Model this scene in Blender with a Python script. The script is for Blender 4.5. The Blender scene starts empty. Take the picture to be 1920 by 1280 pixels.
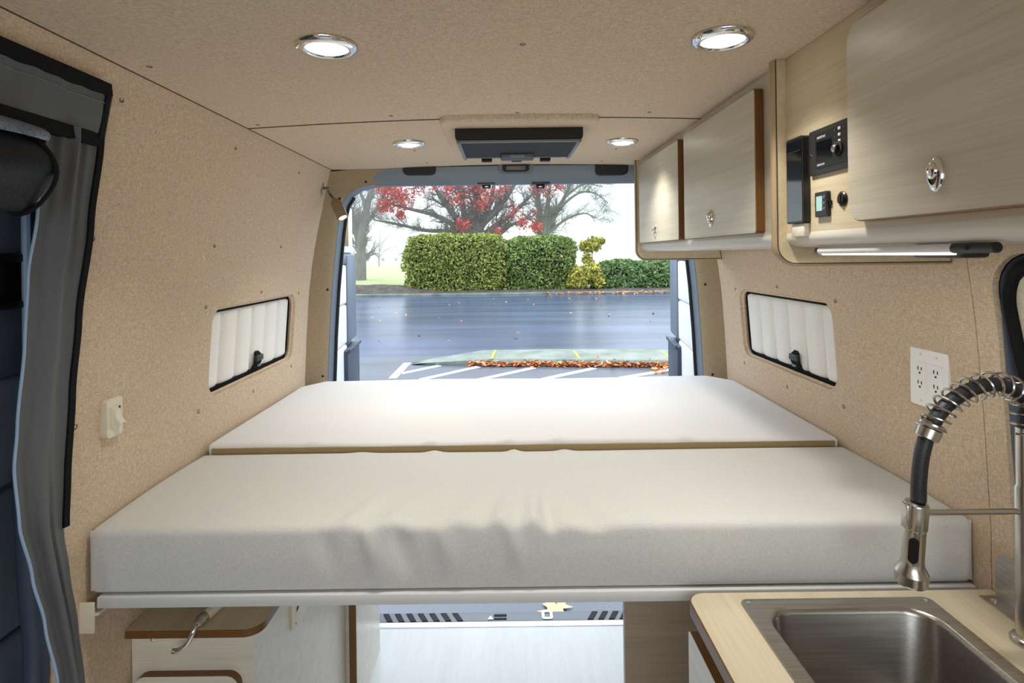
import bpy, bmesh, math, random
from mathutils import Vector, Matrix, Euler

# ------------------------------------------------------------------ camera, world, light, exposure
SC = bpy.context.scene
COL = SC.collection
F, CX, CY, ROLL, CAMZ = 1050.0, 945.0, 478.0, 0.013, 1.64
cam_d = bpy.data.cameras.new('camera')
cam_d.sensor_width = 36.0
cam_d.lens = F / 1920 * 36.0
cam_d.shift_x = (960 - CX) / 1920
cam_d.shift_y = -(640 - CY) / 1920
cam_d.clip_start, cam_d.clip_end = 0.02, 500
cam = bpy.data.objects.new('camera', cam_d)
cam.matrix_world = Matrix.Translation((0, 0, CAMZ)) @ Matrix.Rotation(math.pi/2, 4, 'X') @ Matrix.Rotation(-ROLL, 4, 'Z')
COL.objects.link(cam)
SC.camera = cam

world = bpy.data.worlds.new('overcast_sky'); SC.world = world
world.use_nodes = True
bg = world.node_tree.nodes['Background']
bg.inputs[0].default_value = (0.80, 0.90, 1.0, 1)
# overcast sky: three times brighter overhead than at the horizon
SKY_HORIZON, SKY_ZENITH = 0.68, 4.7
_wt = world.node_tree
_tc = _wt.nodes.new('ShaderNodeTexCoord'); _sx = _wt.nodes.new('ShaderNodeSeparateXYZ'); _mr = _wt.nodes.new('ShaderNodeMapRange')
_mr.inputs['To Min'].default_value = SKY_HORIZON; _mr.inputs['To Max'].default_value = SKY_ZENITH
_wt.links.new(_tc.outputs['Generated'], _sx.inputs[0]); _wt.links.new(_sx.outputs['Z'], _mr.inputs['Value']); _wt.links.new(_mr.outputs[0], bg.inputs[1])

def lamp(name, kind, loc, power, col=(1, 1, 1), direction=(0, 0, -1), parent=None, **kw):
    d = bpy.data.lights.new(name, kind); d.energy = power; d.color = col
    for k, v in kw.items(): setattr(d, k, v)
    o = bpy.data.objects.new(name, d); COL.objects.link(o)
    o.rotation_euler = Vector(direction).to_track_quat('-Z', 'Y').to_euler()
    o.location = loc
    if parent is not None:
        o.parent = parent; o.location = Vector(loc) - parent.location
    return o
# added fill lamps, placed about where the unseen windscreen and side windows would be (behind the camera)
lamp('windscreen_fill', 'AREA', (0.03, -1.75, 1.55), 16, (0.93, 0.97, 1.0), (0, 1, -0.12), shape='RECTANGLE', size=1.7, size_y=0.9)
lamp('cab_window_fill', 'AREA', (-1.0, -0.75, 1.45), 1, (0.93, 0.97, 1.0), (1, 0.45, 0), shape='RECTANGLE', size=0.7, size_y=0.6)
lamp('cab_window_fill', 'AREA', (1.05, -1.0, 1.45), 1, (0.93, 0.97, 1.0), (-1, 0.45, 0), shape='RECTANGLE', size=0.7, size_y=0.6)

SC.view_settings.view_transform = 'Standard'
SC.view_settings.look = 'None'
SC.view_settings.exposure = 0.17
SC.view_settings.gamma = 1.0
SC.view_settings.use_curve_mapping = False
SC.cycles.use_denoising = True
SC.cycles.max_bounces = 10
SC.cycles.diffuse_bounces = 6
SC.cycles.volume_bounces = 3
SC.cycles.sample_clamp_indirect = 6.0

# ------------------------------------------------------------------ measuring helpers
def ray(px, py):
    u, v = px - CX, CY - py
    c, s = math.cos(ROLL), math.sin(ROLL)
    return Vector(((u*c + v*s)/F, 1.0, (v*c - u*s)/F))
def at_y(px, py, y):
    r = ray(px, py); return Vector((r.x*y, y, CAMZ + r.z*y))
def at_z(px, py, z):
    r = ray(px, py); y = (z - CAMZ)/r.z; return Vector((r.x*y, y, z))
XC = 0.045                                  # centre line of the van
PROF = [(0, .90), (.5, .90), (1.09, .897), (1.3, .887), (1.49, .873), (1.62, .857), (1.75, .834), (1.85, .812), (1.93, .797), (2.06, .768)]
def half(z):
    if z <= PROF[0][0]: return PROF[0][1]
    for (a, wa), (b, wb) in zip(PROF, PROF[1:]):
        if z <= b:
            t = (z-a)/(b-a); return wa + (wb-wa)*t
    return PROF[-1][1]
def ceil_z(x): return 2.035 - 0.022*((x-XC)/.78)**2
def at_wall(side, px, py):
    y = 1.5
    for _ in range(60):
        r = ray(px, py); z = CAMZ + r.z*y
        y = (XC + side*half(z))/r.x
    r = ray(px, py)
    return Vector((r.x*y, y, CAMZ + r.z*y))
def at_ceil(px, py):
    z = 2.03
    for _ in range(20):
        p = at_z(px, py, z); z = ceil_z(p.x)
    return p

# ------------------------------------------------------------------ materials
def lin(c):
    c = c/255.0
    return c/12.92 if c <= .04045 else ((c+.055)/1.055)**2.4
def rgb(r, g, b): return (lin(r), lin(g), lin(b), 1)
class NT:
    def __init__(s, name):
        s.m = bpy.data.materials.new(name); s.m.use_nodes = True
        s.t = s.m.node_tree; s.p = s.t.nodes['Principled BSDF']
    def n(s, kind, **kw):
        x = s.t.nodes.new('ShaderNode' + kind)
        for k, v in kw.items(): setattr(x, k, v)
        return x
    def l(s, a, b): s.t.links.new(a, b)
def mat(name, col, rough=.5, metal=0.0, spec=None, emit=None, es=0, coat=0):
    q = NT(name); p = q.p
    p.inputs['Base Color'].default_value = col
    p.inputs['Roughness'].default_value = rough
    p.inputs['Metallic'].default_value = metal
    if spec is not None: p.inputs['Specular IOR Level'].default_value = spec
    if emit: p.inputs['Emission Color'].default_value = emit; p.inputs['Emission Strength'].default_value = es
    if coat: p.inputs['Coat Weight'].default_value = coat
    return q.m
def pattern(name, stops, layers, rough=.6, metal=0.0, bump=0.0, bdist=.001, spec=None, detail=2.0, sheen=0, coat=0):
    """noise layers [(scale xyz, weight)] averaged and run through a colour ramp"""
    q = NT(name); p = q.p
    tc = q.n('TexCoord'); acc = None; tw = sum(w for _, w in layers)
    for sc, w in layers:
        mp = q.n('Mapping'); mp.inputs['Scale'].default_value = sc; q.l(tc.outputs['Object'], mp.inputs['Vector'])
        no = q.n('TexNoise'); no.inputs['Scale'].default_value = 1.0; no.inputs['Detail'].default_value = detail
        q.l(mp.outputs[0], no.inputs['Vector'])
        mu = q.n('Math', operation='MULTIPLY_ADD'); mu.inputs[1].default_value = w/tw
        q.l(no.outputs['Fac'], mu.inputs[0])
        if acc is None: mu.inputs[2].default_value = 0
        else: q.l(acc, mu.inputs[2])
        acc = mu.outputs[0]
    cr = q.n('ValToRGB'); e = cr.color_ramp.elements
    while len(e) < len(stops): e.new(.5)
    for el, (pos, c) in zip(e, stops): el.position = pos; el.color = c
    q.l(acc, cr.inputs[0]); q.l(cr.outputs[0], p.inputs['Base Color'])
    p.inputs['Roughness'].default_value = rough; p.inputs['Metallic'].default_value = metal
    if spec is not None: p.inputs['Specular IOR Level'].default_value = spec
    if sheen: p.inputs['Sheen Weight'].default_value = sheen
    if coat: p.inputs['Coat Weight'].default_value = coat; p.inputs['Coat Roughness'].default_value = .12
    if bump:
        b = q.n('Bump'); b.inputs['Strength'].default_value = bump; b.inputs['Distance'].default_value = bdist
        q.l(acc, b.inputs['Height']); q.l(b.outputs[0], p.inputs['Normal'])
    return q.m
def weave(name, c, amp, axis, f=420, bump=.4, rough=.95, dots=.5, period=.0036):
    """woven cloth: irregular threads along both directions plus a regular over-under pattern"""
    lo = tuple(x*(1-amp) for x in c[:3]) + (1,); hi = tuple(min(1, x*(1+amp)) for x in c[:3]) + (1,)
    q = NT(name); p = q.p; tc = q.n('TexCoord'); g = f*.25; acc = None
    def mad(a, k, b=None):
        m_ = q.n('Math', operation='MULTIPLY_ADD'); q.l(a, m_.inputs[0]); m_.inputs[1].default_value = k
        if b is None: m_.inputs[2].default_value = 0
        else: q.l(b, m_.inputs[2])
        return m_.outputs[0]
    A, B = {'x': ((g, f, g), (g, g, f)), 'y': ((f, g, g), (g, g, f)), 'z': ((f, g, g), (g, f, g))}[axis]
    for sc in (A, B):
        mp = q.n('Mapping'); mp.inputs['Scale'].default_value = sc; q.l(tc.outputs['Object'], mp.inputs['Vector'])
        no = q.n('TexNoise'); no.inputs['Scale'].default_value = 1.0; no.inputs['Detail'].default_value = 1.0; q.l(mp.outputs[0], no.inputs['Vector'])
        acc = mad(no.outputs['Fac'], .5, acc)
    sx = q.n('SeparateXYZ'); q.l(tc.outputs['Object'], sx.inputs[0])
    u, v, w = {'x': ('Y', 'Z', None), 'y': ('X', 'Z', None), 'z': ('X', 'Y', 'Z')}[axis]
    vv = sx.outputs[v]
    if w:
        ad = q.n('Math', operation='ADD'); q.l(sx.outputs[v], ad.inputs[0]); q.l(sx.outputs[w], ad.inputs[1]); vv = ad.outputs[0]
    s1 = q.n('Math', operation='SINE'); q.l(mad(sx.outputs[u], 2*math.pi/period), s1.inputs[0])
    s2 = q.n('Math', operation='SINE'); q.l(mad(vv, 2*math.pi/period), s2.inputs[0])
    pr = q.n('Math', operation='MULTIPLY'); q.l(s1.outputs[0], pr.inputs[0]); q.l(s2.outputs[0], pr.inputs[1])
    acc = mad(pr.outputs[0], .16*dots, acc)
    cr = q.n('ValToRGB'); e = cr.color_ramp.elements
    e[0].position, e[0].color, e[1].position, e[1].color = .30, lo, .70, hi
    q.l(acc, cr.inputs[0]); q.l(cr.outputs[0], p.inputs['Base Color'])
    p.inputs['Roughness'].default_value = rough; p.inputs['Specular IOR Level'].default_value = .15
    if bump:
        b = q.n('Bump'); b.inputs['Strength'].default_value = bump; b.inputs['Distance'].default_value = .001
        q.l(acc, b.inputs['Height']); q.l(b.outputs[0], p.inputs['Normal'])
    return q.m
def wood(name, c1, c2, axis, rough=.33, f=100, coat=0.0):
    lo = 2.0
    s1 = [f, f, f]; s2 = [f*.28]*3; s3 = [f*4]*3
    k = 'xyz'.index(axis); s1[k] = lo; s2[k] = lo*.7; s3[k] = lo*4
    return pattern(name, [(.36, c1), (.5, tuple((a+b)/2 for a, b in zip(c1, c2))), (.64, c2)], [(tuple(s1), 1), (tuple(s2), 1), (tuple(s3), .7)], rough, bump=.05, bdist=.0005, detail=3, coat=coat)
def ply(name, axis, period=.0034, dark=(66, 40, 14), light=(142, 98, 48)):
    q = NT(name); p = q.p
    tc = q.n('TexCoord'); w = q.n('TexWave', wave_type='BANDS', bands_direction=axis.upper())
    w.inputs['Scale'].default_value = .314/period; w.inputs['Distortion'].default_value = .6; w.inputs['Detail'].default_value = 1
    q.l(tc.outputs['Object'], w.inputs['Vector'])
    cr = q.n('ValToRGB'); cr.color_ramp.elements[0].position = .3; cr.color_ramp.elements[0].color = rgb(*dark)
    cr.color_ramp.elements[1].position = .7; cr.color_ramp.elements[1].color = rgb(*light)
    q.l(w.outputs['Fac'], cr.inputs[0]); q.l(cr.outputs[0], p.inputs['Base Color'])
    p.inputs['Roughness'].default_value = .4
    return q.m
TAN = rgb(212, 191, 166)
M = {}
M['wall'] = weave('wall_fabric', TAN, .24, 'x', 420)
M['ceil'] = weave('ceiling_fabric', rgb(211, 193, 169), .2, 'z', 420)
M['pillar'] = weave('pillar_fabric', rgb(158, 137, 108), .16, 'y', 380)
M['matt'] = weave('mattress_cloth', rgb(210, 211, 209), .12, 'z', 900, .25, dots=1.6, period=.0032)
M['matt2'] = weave('mattress_cloth_daylit', rgb(228, 229, 231), .06, 'z', 900, .2, dots=1.2, period=.0032)  # same cloth, lightened for the daylight falling on the rear cushion
M['curtain'] = weave('curtain_cloth', rgb(100, 103, 107), .1, 'x', 700, .15, .5)
M['binding'] = weave('black_binding', rgb(26, 26, 28), .2, 'x', 600, .3, .8)
M['zip'] = mat('zip_tape', rgb(150, 175, 205), .5)
M['mesh'] = weave('screen_mesh', rgb(36, 40, 46), .5, 'x', 520, .3, .45)
M['quilt'] = weave('quilt_cloth', rgb(246, 245, 241), .05, 'x', 500, .2)
M['quilt_b'] = weave('quilt_cloth_beige', rgb(214, 206, 186), .16, 'x', 420, .3)
M['bluemetal'] = mat('blue_grey_paint', rgb(116, 128, 144), .4, 0, .5)
M['headermetal'] = mat('grey_blue_header', rgb(118, 128, 138), .45)
M['doorpanel'] = pattern('dark_door_trim', [(.4, rgb(92, 104, 120)), (.6, rgb(102, 114, 130))], [((6, 6, 6), 1)], .55)
M['darkblue'] = mat('dark_blue_plastic', rgb(62, 74, 92), .45)
M['black'] = mat('black_plastic', rgb(22, 22, 23), .38)
M['blackmatt'] = mat('black_matt', rgb(16, 16, 17), .75)
M['rubber'] = mat('black_rubber', rgb(20, 21, 24), .6)
M['grille'] = weave('grille_mesh', rgb(44, 44, 46), .8, 'z', 300, .4, .6)
M['greyplastic'] = mat('grey_plastic', rgb(112, 114, 120), .4)
M['lightgrey'] = mat('light_grey_rail', rgb(216, 218, 218), .42)
M['white'] = mat('white_plastic', rgb(250, 250, 249), .35)
M['ivory'] = mat('ivory_plastic', rgb(228, 220, 200), .4)
M['slot'] = mat('dark_slot', rgb(30, 28, 26), .7)
M['chrome'] = mat('chrome', (.82, .82, .82, 1), .08, 1)
M['steel'] = pattern('brushed_steel', [(.4, (.50, .48, .45, 1)), (.6, (.60, .58, .55, 1))], [((30, 30, 300), 1)], .3, 1.0)
M['sink'] = pattern('sink_steel', [(.4, (.40, .385, .36, 1)), (.6, (.47, .455, .43, 1))], [((8, 240, 240), 1)], .3, 1.0)
M['nickel'] = mat('brushed_nickel', (.55, .52, .48, 1), .26, 1)
M['lens'] = mat('lamp_lens', (1, 1, 1, 1), .3, emit=(1, .96, .88, 1), es=6)
M['warmlens'] = mat('reading_lens', (1, 1, 1, 1), .3, emit=(1, .8, .5, 1), es=7)
M['tubelens'] = mat('tube_lens', (.9, .9, .9, 1), .4, emit=(1, .97, .92, 1), es=5)
M['tubebody'] = mat('tube_body', rgb(225, 225, 228), .3)
W1, W2 = rgb(188, 180, 161), rgb(208, 201, 184)
M['lam_y'] = wood('laminate_lengthwise', W1, W2, 'y')
M['lam_x'] = wood('laminate_crosswise', rgb(208, 201, 185), rgb(228, 222, 208), 'x')
M['lam_z'] = wood('laminate_upright', W1, W2, 'z')
M['lam_warm'] = wood('laminate_warm', rgb(190, 174, 142), rgb(212, 198, 168), 'y')
M['counter'] = wood('counter_laminate', rgb(198, 185, 157), rgb(214, 204, 180), 'y', .3, 60)
M['panel'] = wood('brown_grey_laminate', rgb(176, 158, 136), rgb(202, 185, 164), 'x', .5, 34)
M['cove'] = mat('white_cove', rgb(214, 210, 200), .3)
M['doorwhite'] = wood('white_door_front', rgb(214, 214, 212), rgb(228, 228, 226), 'y', .35)
M['floor'] = wood('vinyl_floor', rgb(206, 206, 206), rgb(217, 217, 216), 'y', .38, 24)
M['ply_x'] = ply('ply_edge_x', 'x'); M['ply_y'] = ply('ply_edge_y', 'y'); M['ply_z'] = ply('ply_edge_z', 'z')
M['gable_edge'] = mat('gable_edge', rgb(170, 148, 116), .35)
M['trimwood'] = wood('gable_laminate', rgb(190, 160, 112), rgb(210, 182, 134), 'z', .35)
M['lcd'] = mat('lcd', rgb(150, 188, 184), .25, emit=rgb(140, 195, 195), es=.16)
M['screen'] = mat('dark_screen', rgb(10, 11, 13), .06, spec=.9)
M['panelblack'] = mat('panel_black', rgb(38, 37, 38), .45)
M['print'] = mat('pale_print', rgb(205, 205, 205), .5)
M['thresh'] = mat('threshold_metal', (.85, .86, .88, 1), .3, .6)
M['screwtan'] = mat('screw_cap', rgb(120, 92, 66), .5)
M['screwdark'] = mat('screw_hole', rgb(46, 34, 26), .7)

# ------------------------------------------------------------------ mesh helpers
WPOS = {}
class MB:
    def __init__(s): s.v, s.f, s.m = [], [], []
    def add(s, vs, fs, m=0):
        k = len(s.v); s.v += [Vector(v) for v in vs]
        for i, f in enumerate(fs):
            s.f.append([k+j for j in f]); s.m.append(m if isinstance(m, int) else m[i])
        return s
    def box(s, x0, x1, y0, y1, z0, z1, b=0, m=0, seg=2):
        x0, x1 = min(x0, x1), max(x0, x1); y0, y1 = min(y0, y1), max(y0, y1); z0, z1 = min(z0, z1), max(z0, z1)
        bm = bmesh.new(); bmesh.ops.create_cube(bm, size=1)
        for v in bm.verts: v.co = Vector((x0+(v.co.x+.5)*(x1-x0), y0+(v.co.y+.5)*(y1-y0), z0+(v.co.z+.5)*(z1-z0)))
        if b: bmesh.ops.bevel(bm, geom=bm.edges[:], offset=min(b, .45*min(x1-x0, y1-y0, z1-z0)), segments=seg, affect='EDGES', profile=.5)
        bm.verts.index_update()
        s.add([v.co.copy() for v in bm.verts], [[v.index for v in f.verts] for f in bm.faces], m); bm.free(); return s
    def prism(s, pts, axis, a, b, m=0, cap=None):
        cap = m if cap is None else cap
        def P(p, h): return {'x': (h, p[0], p[1]), 'y': (p[0], h, p[1]), 'z': (p[0], p[1], h)}[axis]
        n = len(pts)
        return s.add([P(p, a) for p in pts] + [P(p, b) for p in pts],
              [[i, (i+1) % n, n+(i+1) % n, n+i] for i in range(n)] + [list(range(n))[::-1], list(range(n, 2*n))], [m]*n + [cap, cap])
    def loft(s, rings, m=0, closed=True, caps=False):
        n = len(rings[0]); vs = [p for r in rings for p in r]; fs = []
        for i in range(len(rings)-1):
            for j in range(n if closed else n-1):
                fs.append([i*n+j, i*n+(j+1) % n, (i+1)*n+(j+1) % n, (i+1)*n+j])
        if caps: fs += [list(range(n))[::-1], list(range((len(rings)-1)*n, len(rings)*n))]
        return s.add(vs, fs, m)
    def tube(s, path, r, seg=10, m=0, caps=True, closed=False):
        path = [Vector(p) for p in path]; n = len(path); rings = []
        up = Vector((0, 0, 1)); prev = None
        for i, p in enumerate(path):
            if closed: t = path[(i+1) % n] - path[i-1]
            else: t = path[min(i+1, n-1)] - path[max(i-1, 0)]
            t.normalize()
            if prev is None:
                a = t.orthogonal() if abs(t.dot(up)) > .95 else t.cross(up)
            else: a = prev - t*prev.dot(t)
            a.normalize(); prev = a; b = t.cross(a)
            rr = r[i] if isinstance(r, (list, tuple)) else r
            rings.append([p + a*rr*math.cos(2*math.pi*k/seg) + b*rr*math.sin(2*math.pi*k/seg) for k in range(seg)])
        if closed: rings.append(rings[0])
        return s.loft(rings, m, True, caps and not closed)
    def lathe(s, prof, c, axis=(0, 0, 1), seg=28, m=0, sx=1, sy=1, caps=True, xdir=None):
        ax = Vector(axis).normalized(); a = Vector(xdir).normalized() if xdir else ax.orthogonal().normalized(); b = ax.cross(a); c = Vector(c)
        rings = [[c + ax*h + a*r*sx*math.cos(2*math.pi*k/seg) + b*r*sy*math.sin(2*math.pi*k/seg) for k in range(seg)] for r, h in prof]
        return s.loft(rings, m, True, caps)
    def grid(s, fn, nu, nv, m=0):
        vs = [fn(i/nu, j/nv) for j in range(nv+1) for i in range(nu+1)]
        return s.add(vs, [[j*(nu+1)+i, j*(nu+1)+i+1, (j+1)*(nu+1)+i+1, (j+1)*(nu+1)+i] for j in range(nv) for i in range(nu)], m)
    def softbox(s, x0, x1, y0, y1, z0, z1, r, n=(40, 20, 6), disp=None, m=0):
        def lst(a, b, k):
            e = [a, a+r*.12, a+r*.35, a+r*.65, a+r]
            return e + [a+r+(b-a-2*r)*i/k for i in range(1, k)] + [a+b-q for q in e[::-1]]
        X, Y, Z = lst(x0, x1, n[0]), lst(y0, y1, n[1]), lst(z0, z1, n[2])
        def fix(p):
            q = Vector((min(max(p.x, x0+r), x1-r), min(max(p.y, y0+r), y1-r), min(max(p.z, z0+r), z1-r)))
            d = p - q
            if d.length > 1e-9: p = q + d.normalized()*r
            return p + disp(p) if disp else p
        def face(U, V, f):
            s.add([fix(Vector(f(u, v))) for v in V for u in U], [[j*len(U)+i, j*len(U)+i+1, (j+1)*len(U)+i+1, (j+1)*len(U)+i] for j in range(len(V)-1) for i in range(len(U)-1)], m)
        face(X, Y, lambda u, v: (u, v, z0)); face(X, Y, lambda u, v: (u, v, z1))
        face(X, Z, lambda u, v: (u, y0, v)); face(X, Z, lambda u, v: (u, y1, v))
        face(Y, Z, lambda u, v: (x0, u, v)); face(Y, Z, lambda u, v: (x1, u, v))
        return s
    def xf(s, mtx):
        s.v = [mtx @ v for v in s.v]; return s
    def build(s, name, mats, parent=None, sharp=38, merge=True, **tags):
        if not isinstance(mats, (list, tuple)): mats = [mats]
        lo = Vector([min(v[i] for v in s.v) for i in range(3)]); hi = Vector([max(v[i] for v in s.v) for i in range(3)])
        org = (lo+hi)/2
        if parent is None: org.z = lo.z
        me = bpy.data.meshes.new(name)
        me.from_pydata([v-org for v in s.v], [], s.f)
        for mm in mats: me.materials.append(M[mm] if isinstance(mm, str) else mm)
        me.polygons.foreach_set('material_index', s.m)
        if merge:
            bm = bmesh.new(); bm.from_mesh(me)
            bmesh.ops.remove_doubles(bm, verts=bm.verts[:], dist=1e-5)
            bmesh.ops.recalc_face_normals(bm, faces=bm.faces[:]); bm.to_mesh(me); bm.free()
        me.polygons.foreach_set('use_smooth', [True]*len(me.polygons))
        me.set_sharp_from_angle(angle=math.radians(sharp))
        o = bpy.data.objects.new(name, me); COL.objects.link(o)
        put(o, org, parent); tag(o, **tags)
        return o
def put(o, pos, parent=None):
    pos = Vector(pos); WPOS[o.name] = pos
    if parent is not None:
        o.parent = parent; o.location = pos - WPOS[parent.name]
    else: o.location = pos
def tag(o, **kw):
    for k, v in kw.items():
        o[k] = v
    return o
def thing(name, label, category, loc, group=None):
    o = bpy.data.objects.new(name, None); o.empty_display_size = .05; COL.objects.link(o)
    put(o, loc); o['label'] = label; o['category'] = category
    if group: o['group'] = group
    return o
def copy_tree(o, parent=None):
    c = o.copy(); COL.objects.link(c); c.parent = parent
    for ch in [x for x in COL.objects if x.parent == o]: copy_tree(ch, c)
    return c
def rrect(u0, u1, v0, v1, r, n=6):
    out = []
    for cu, cv, a0 in ((u1-r, v1-r, 0), (u0+r, v1-r, 90), (u0+r, v0+r, 180), (u1-r, v0+r, 270)):
        for i in range(n+1):
            a = math.radians(a0+90*i/n); out.append((cu+r*math.cos(a), cv+r*math.sin(a)))
    return out
def cut(o, cutter):
    c = cutter.build('cutter', 'wall')
    md = o.modifiers.new('cut', 'BOOLEAN'); md.operation = 'DIFFERENCE'; md.object = c; md.solver = 'EXACT'
    bpy.context.view_layer.update()
    me = bpy.data.meshes.new_from_object(o.evaluated_get(bpy.context.evaluated_depsgraph_get()))
    o.modifiers.clear(); o.data = me
    me.polygons.foreach_set('use_smooth', [True]*len(me.polygons)); me.set_sharp_from_angle(angle=math.radians(30))
    cm = c.data; bpy.data.objects.remove(c); bpy.data.meshes.remove(cm)
def letters(name, body, size, loc, parent, m, X=(0, -1, 0), Y=(0, 0, 1)):
    c = bpy.data.curves.new(name, 'FONT'); c.body = body; c.size = size; c.align_x = 'CENTER'; c.align_y = 'CENTER'; c.extrude = .0003
    c.materials.append(M[m])
    tmp = bpy.data.objects.new(name, c); COL.objects.link(tmp); bpy.context.view_layer.update()
    me = bpy.data.meshes.new_from_object(tmp.evaluated_get(bpy.context.evaluated_depsgraph_get()))
    bpy.data.objects.remove(tmp); bpy.data.curves.remove(c)
    o = bpy.data.objects.new(name, me); COL.objects.link(o)
    X, Y = Vector(X), Vector(Y); Z = X.cross(Y)
    o.rotation_euler = Matrix((X, Y, Z)).transposed().to_euler(); put(o, loc, parent)
    return o
def smooth_path(pts, n=8):
    pts = [Vector(p) for p in pts]; P = [pts[0]*2-pts[1]] + pts + [pts[-1]*2-pts[-2]]; out = []
    for i in range(1, len(P)-2):
        for k in range(n):
            t = k/n; a, b, c, d = P[i-1], P[i], P[i+1], P[i+2]
            out.append(.5*((2*b)+(c-a)*t+(2*a-5*b+4*c-d)*t*t+(3*b-a-3*c+d)*t**3))
    out.append(pts[-1]); return out
def gauss(x, s): return math.exp(-(x/s)**2)

# ------------------------------------------------------------------ the van's shell
FRONT = -1.25
fl = MB().box(-.93, .99, FRONT, 2.47, -.03, 0).build('floor', 'floor', kind='structure')
MB().box(-.86, .92, 2.47, 2.505, -.03, .004, .003).build('threshold_strip', 'thresh', fl)
zs = [-.02, .5, .9] + [1.0+.045*i for i in range(24)]
def wall(side, y0, y1, name, parent=None, t=.042):
    inner = [(XC+side*half(z), z) for z in zs]; outer = [(XC+side*(half(z)+t), z) for z in zs[::-1]]
    b = MB().prism(inner+outer, 'y', y0, y1)
    if parent is None: return b.build(name, 'wall', sharp=30, kind='structure')
    return b.build(name, 'wall', parent, sharp=30)
wl = wall(-1, 1.075, 2.42, 'wall_left')
WL = (1.588, 2.225, 1.243, 1.499); WR = (1.575, 2.195, 1.240, 1.497)
cut(wl, MB().prism(rrect(*WL, .05), 'x', -1.2, -.6))
wr = wall(1, 1.0925, 2.42, 'wall_right')
cut(wr, MB().prism(rrect(*WR, .05), 'x', .7, 1.3))
wr2 = wall(1, FRONT, 1.0905, 'wall_panel', wr, .012)
WF = (.30, 1.044, 1.0, 1.632)
cut(wr2, MB().prism(rrect(*WF, .075), 'x', .7, 1.3))
wl2 = wall(-1, FRONT, .25, 'wall_panel', wl)
# strip above the sliding door opening, fabric covered
def head_fn(u, v):
    y = .25+(1.075-.25)*u; z = 1.955+(2.05-1.955)*v
    return (XC-half(z), y, z)
MB().grid(head_fn, 4, 4).build('door_head_panel', 'wall', wl)
# rolled edges around the window cut-outs
def piping(side, R, par):
    y0, y1, z0, z1 = R
    pts = [(XC+side*(half(z)+.013), y, z) for y, z in rrect(y0+.003, y1-.003, z0+.003, z1-.003, .047)]
    MB().tube(pts, .0055, 8, closed=True).build('edge_roll', 'wall', par)
piping(-1, WL, wl); piping(1, WR, wr)
# ceiling: front panel and rear panel with the seam between them
def ceil(y0, y1):
    xs = [-.80+.083*i for i in range(21)]
    return MB().prism([(x, ceil_z(x)) for x in xs] + [(x, ceil_z(x)+.02) for x in xs[::-1]], 'y', y0, y1)
cl = ceil(FRONT, 1.6085).build('ceiling', 'ceil', sharp=30, kind='structure')
ceil(1.6105, 2.452).build('ceiling_panel', 'ceil', cl, sharp=30)
M['seam'] = mat('seam_shadow_gap', rgb(84, 66, 50), .9)
MB().tube([(x, 1.6095, ceil_z(x)-.0004) for x in [XC-.775+.0775*i for i in range(21)]], .0021, 6).build('panel_seam', 'seam', cl)
for sd_ in (-1, 1):
    zz = 2.014; MB().tube([(XC+sd_*(half(zz)-.001), FRONT+.1, zz), (XC+sd_*(half(zz)-.001), 2.4, zz)], .0024, 6).build('panel_seam', 'seam', cl)
# outer skin that closes the body
MB().box(-1.06, -1.045, FRONT, 2.58, -.1, 2.2).build('wall_left_outer', 'bluemetal', kind='structure')
MB().box(1.105, 1.12, FRONT, 2.58, -.1, 2.2).build('wall_right_outer', 'bluemetal', kind='structure')
MB().box(-1.06, 1.12, FRONT, 2.58, 2.1, 2.12).build('roof', 'bluemetal', kind='structure')
# unseen cab shell, added to cut the light from the front: dark lower sides, dash and roof, glass areas left open
MB().box(-1.06, -1.0, -2.6, FRONT, -.1, 1.2).build('cab_blocker_left', 'darkblue', kind='structure')
MB().box(1.06, 1.12, -2.6, FRONT, -.1, 1.2).build('cab_blocker_right', 'darkblue', kind='structure')
MB().box(-1.06, 1.12, -2.6, -2.3, -.1, 1.12).build('cab_blocker_front', 'darkblue', kind='structure')
MB().box(-1.06, 1.12, -2.0, FRONT, 1.92, 2.12).build('cab_blocker_roof', 'ceil', kind='structure')
MB().box(-1.06, 1.12, -2.6, FRONT, -.12, -.03).build('cab_blocker_floor', 'darkblue', kind='structure')
# rear opening outline (x half-width, z), from the sill up to the middle of the header
OP = [(.832, -.02), (.83, .5), (.828, 1.06), (.818, 1.28), (.804, 1.49), (.79, 1.63), (.777, 1.747), (.766, 1.82), (.752, 1.875), (.727, 1.918), (.69, 1.945), (.64, 1.959), (.575, 1.965)]
OP = [(w+.012*min(1, max(0, (1.965-z)/.04)), z) for w, z in OP]
YO = 2.5
def outer_match(i, n):
    w, z = OP[i]
    if i <= 7: return half(z*1.03 if z > 1 else z), (z*1.03 if z > 1 else z), 2.375
    k = (i-7)/(len(OP)-1-7)
    if k < .42:
        zz = 1.875+(2.01-1.875)*(k/.42); return half(zz), zz, 2.375+.02*k
    q = (k-.42)/.58; w2 = .776+(.575-.776)*q
    return w2, ceil_z(XC+w2)-.001, 2.40+.045*q
for side, nm in ((-1, 'trim_1'), (1, 'trim_2')):
    n = len(OP); outer, inner = [], []
    for i in range(n):
        w, z = OP[i]; a, b, y = outer_match(i, n)
        outer.append((XC+side*a, y, b)); inner.append((XC+side*w, YO, z))
    mid = [tuple((Vector(a)*.5+Vector(b)*.5) + Vector((-side*.008, -.006, 0))) for a, b in zip(outer, inner)]
    lip = [(p[0]+side*.004, p[1]+.012, p[2]) for p in inner]
    tr = MB().loft([outer, mid, inner, lip], 0, False).build(nm, 'pillar', sharp=50, kind='structure')
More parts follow.
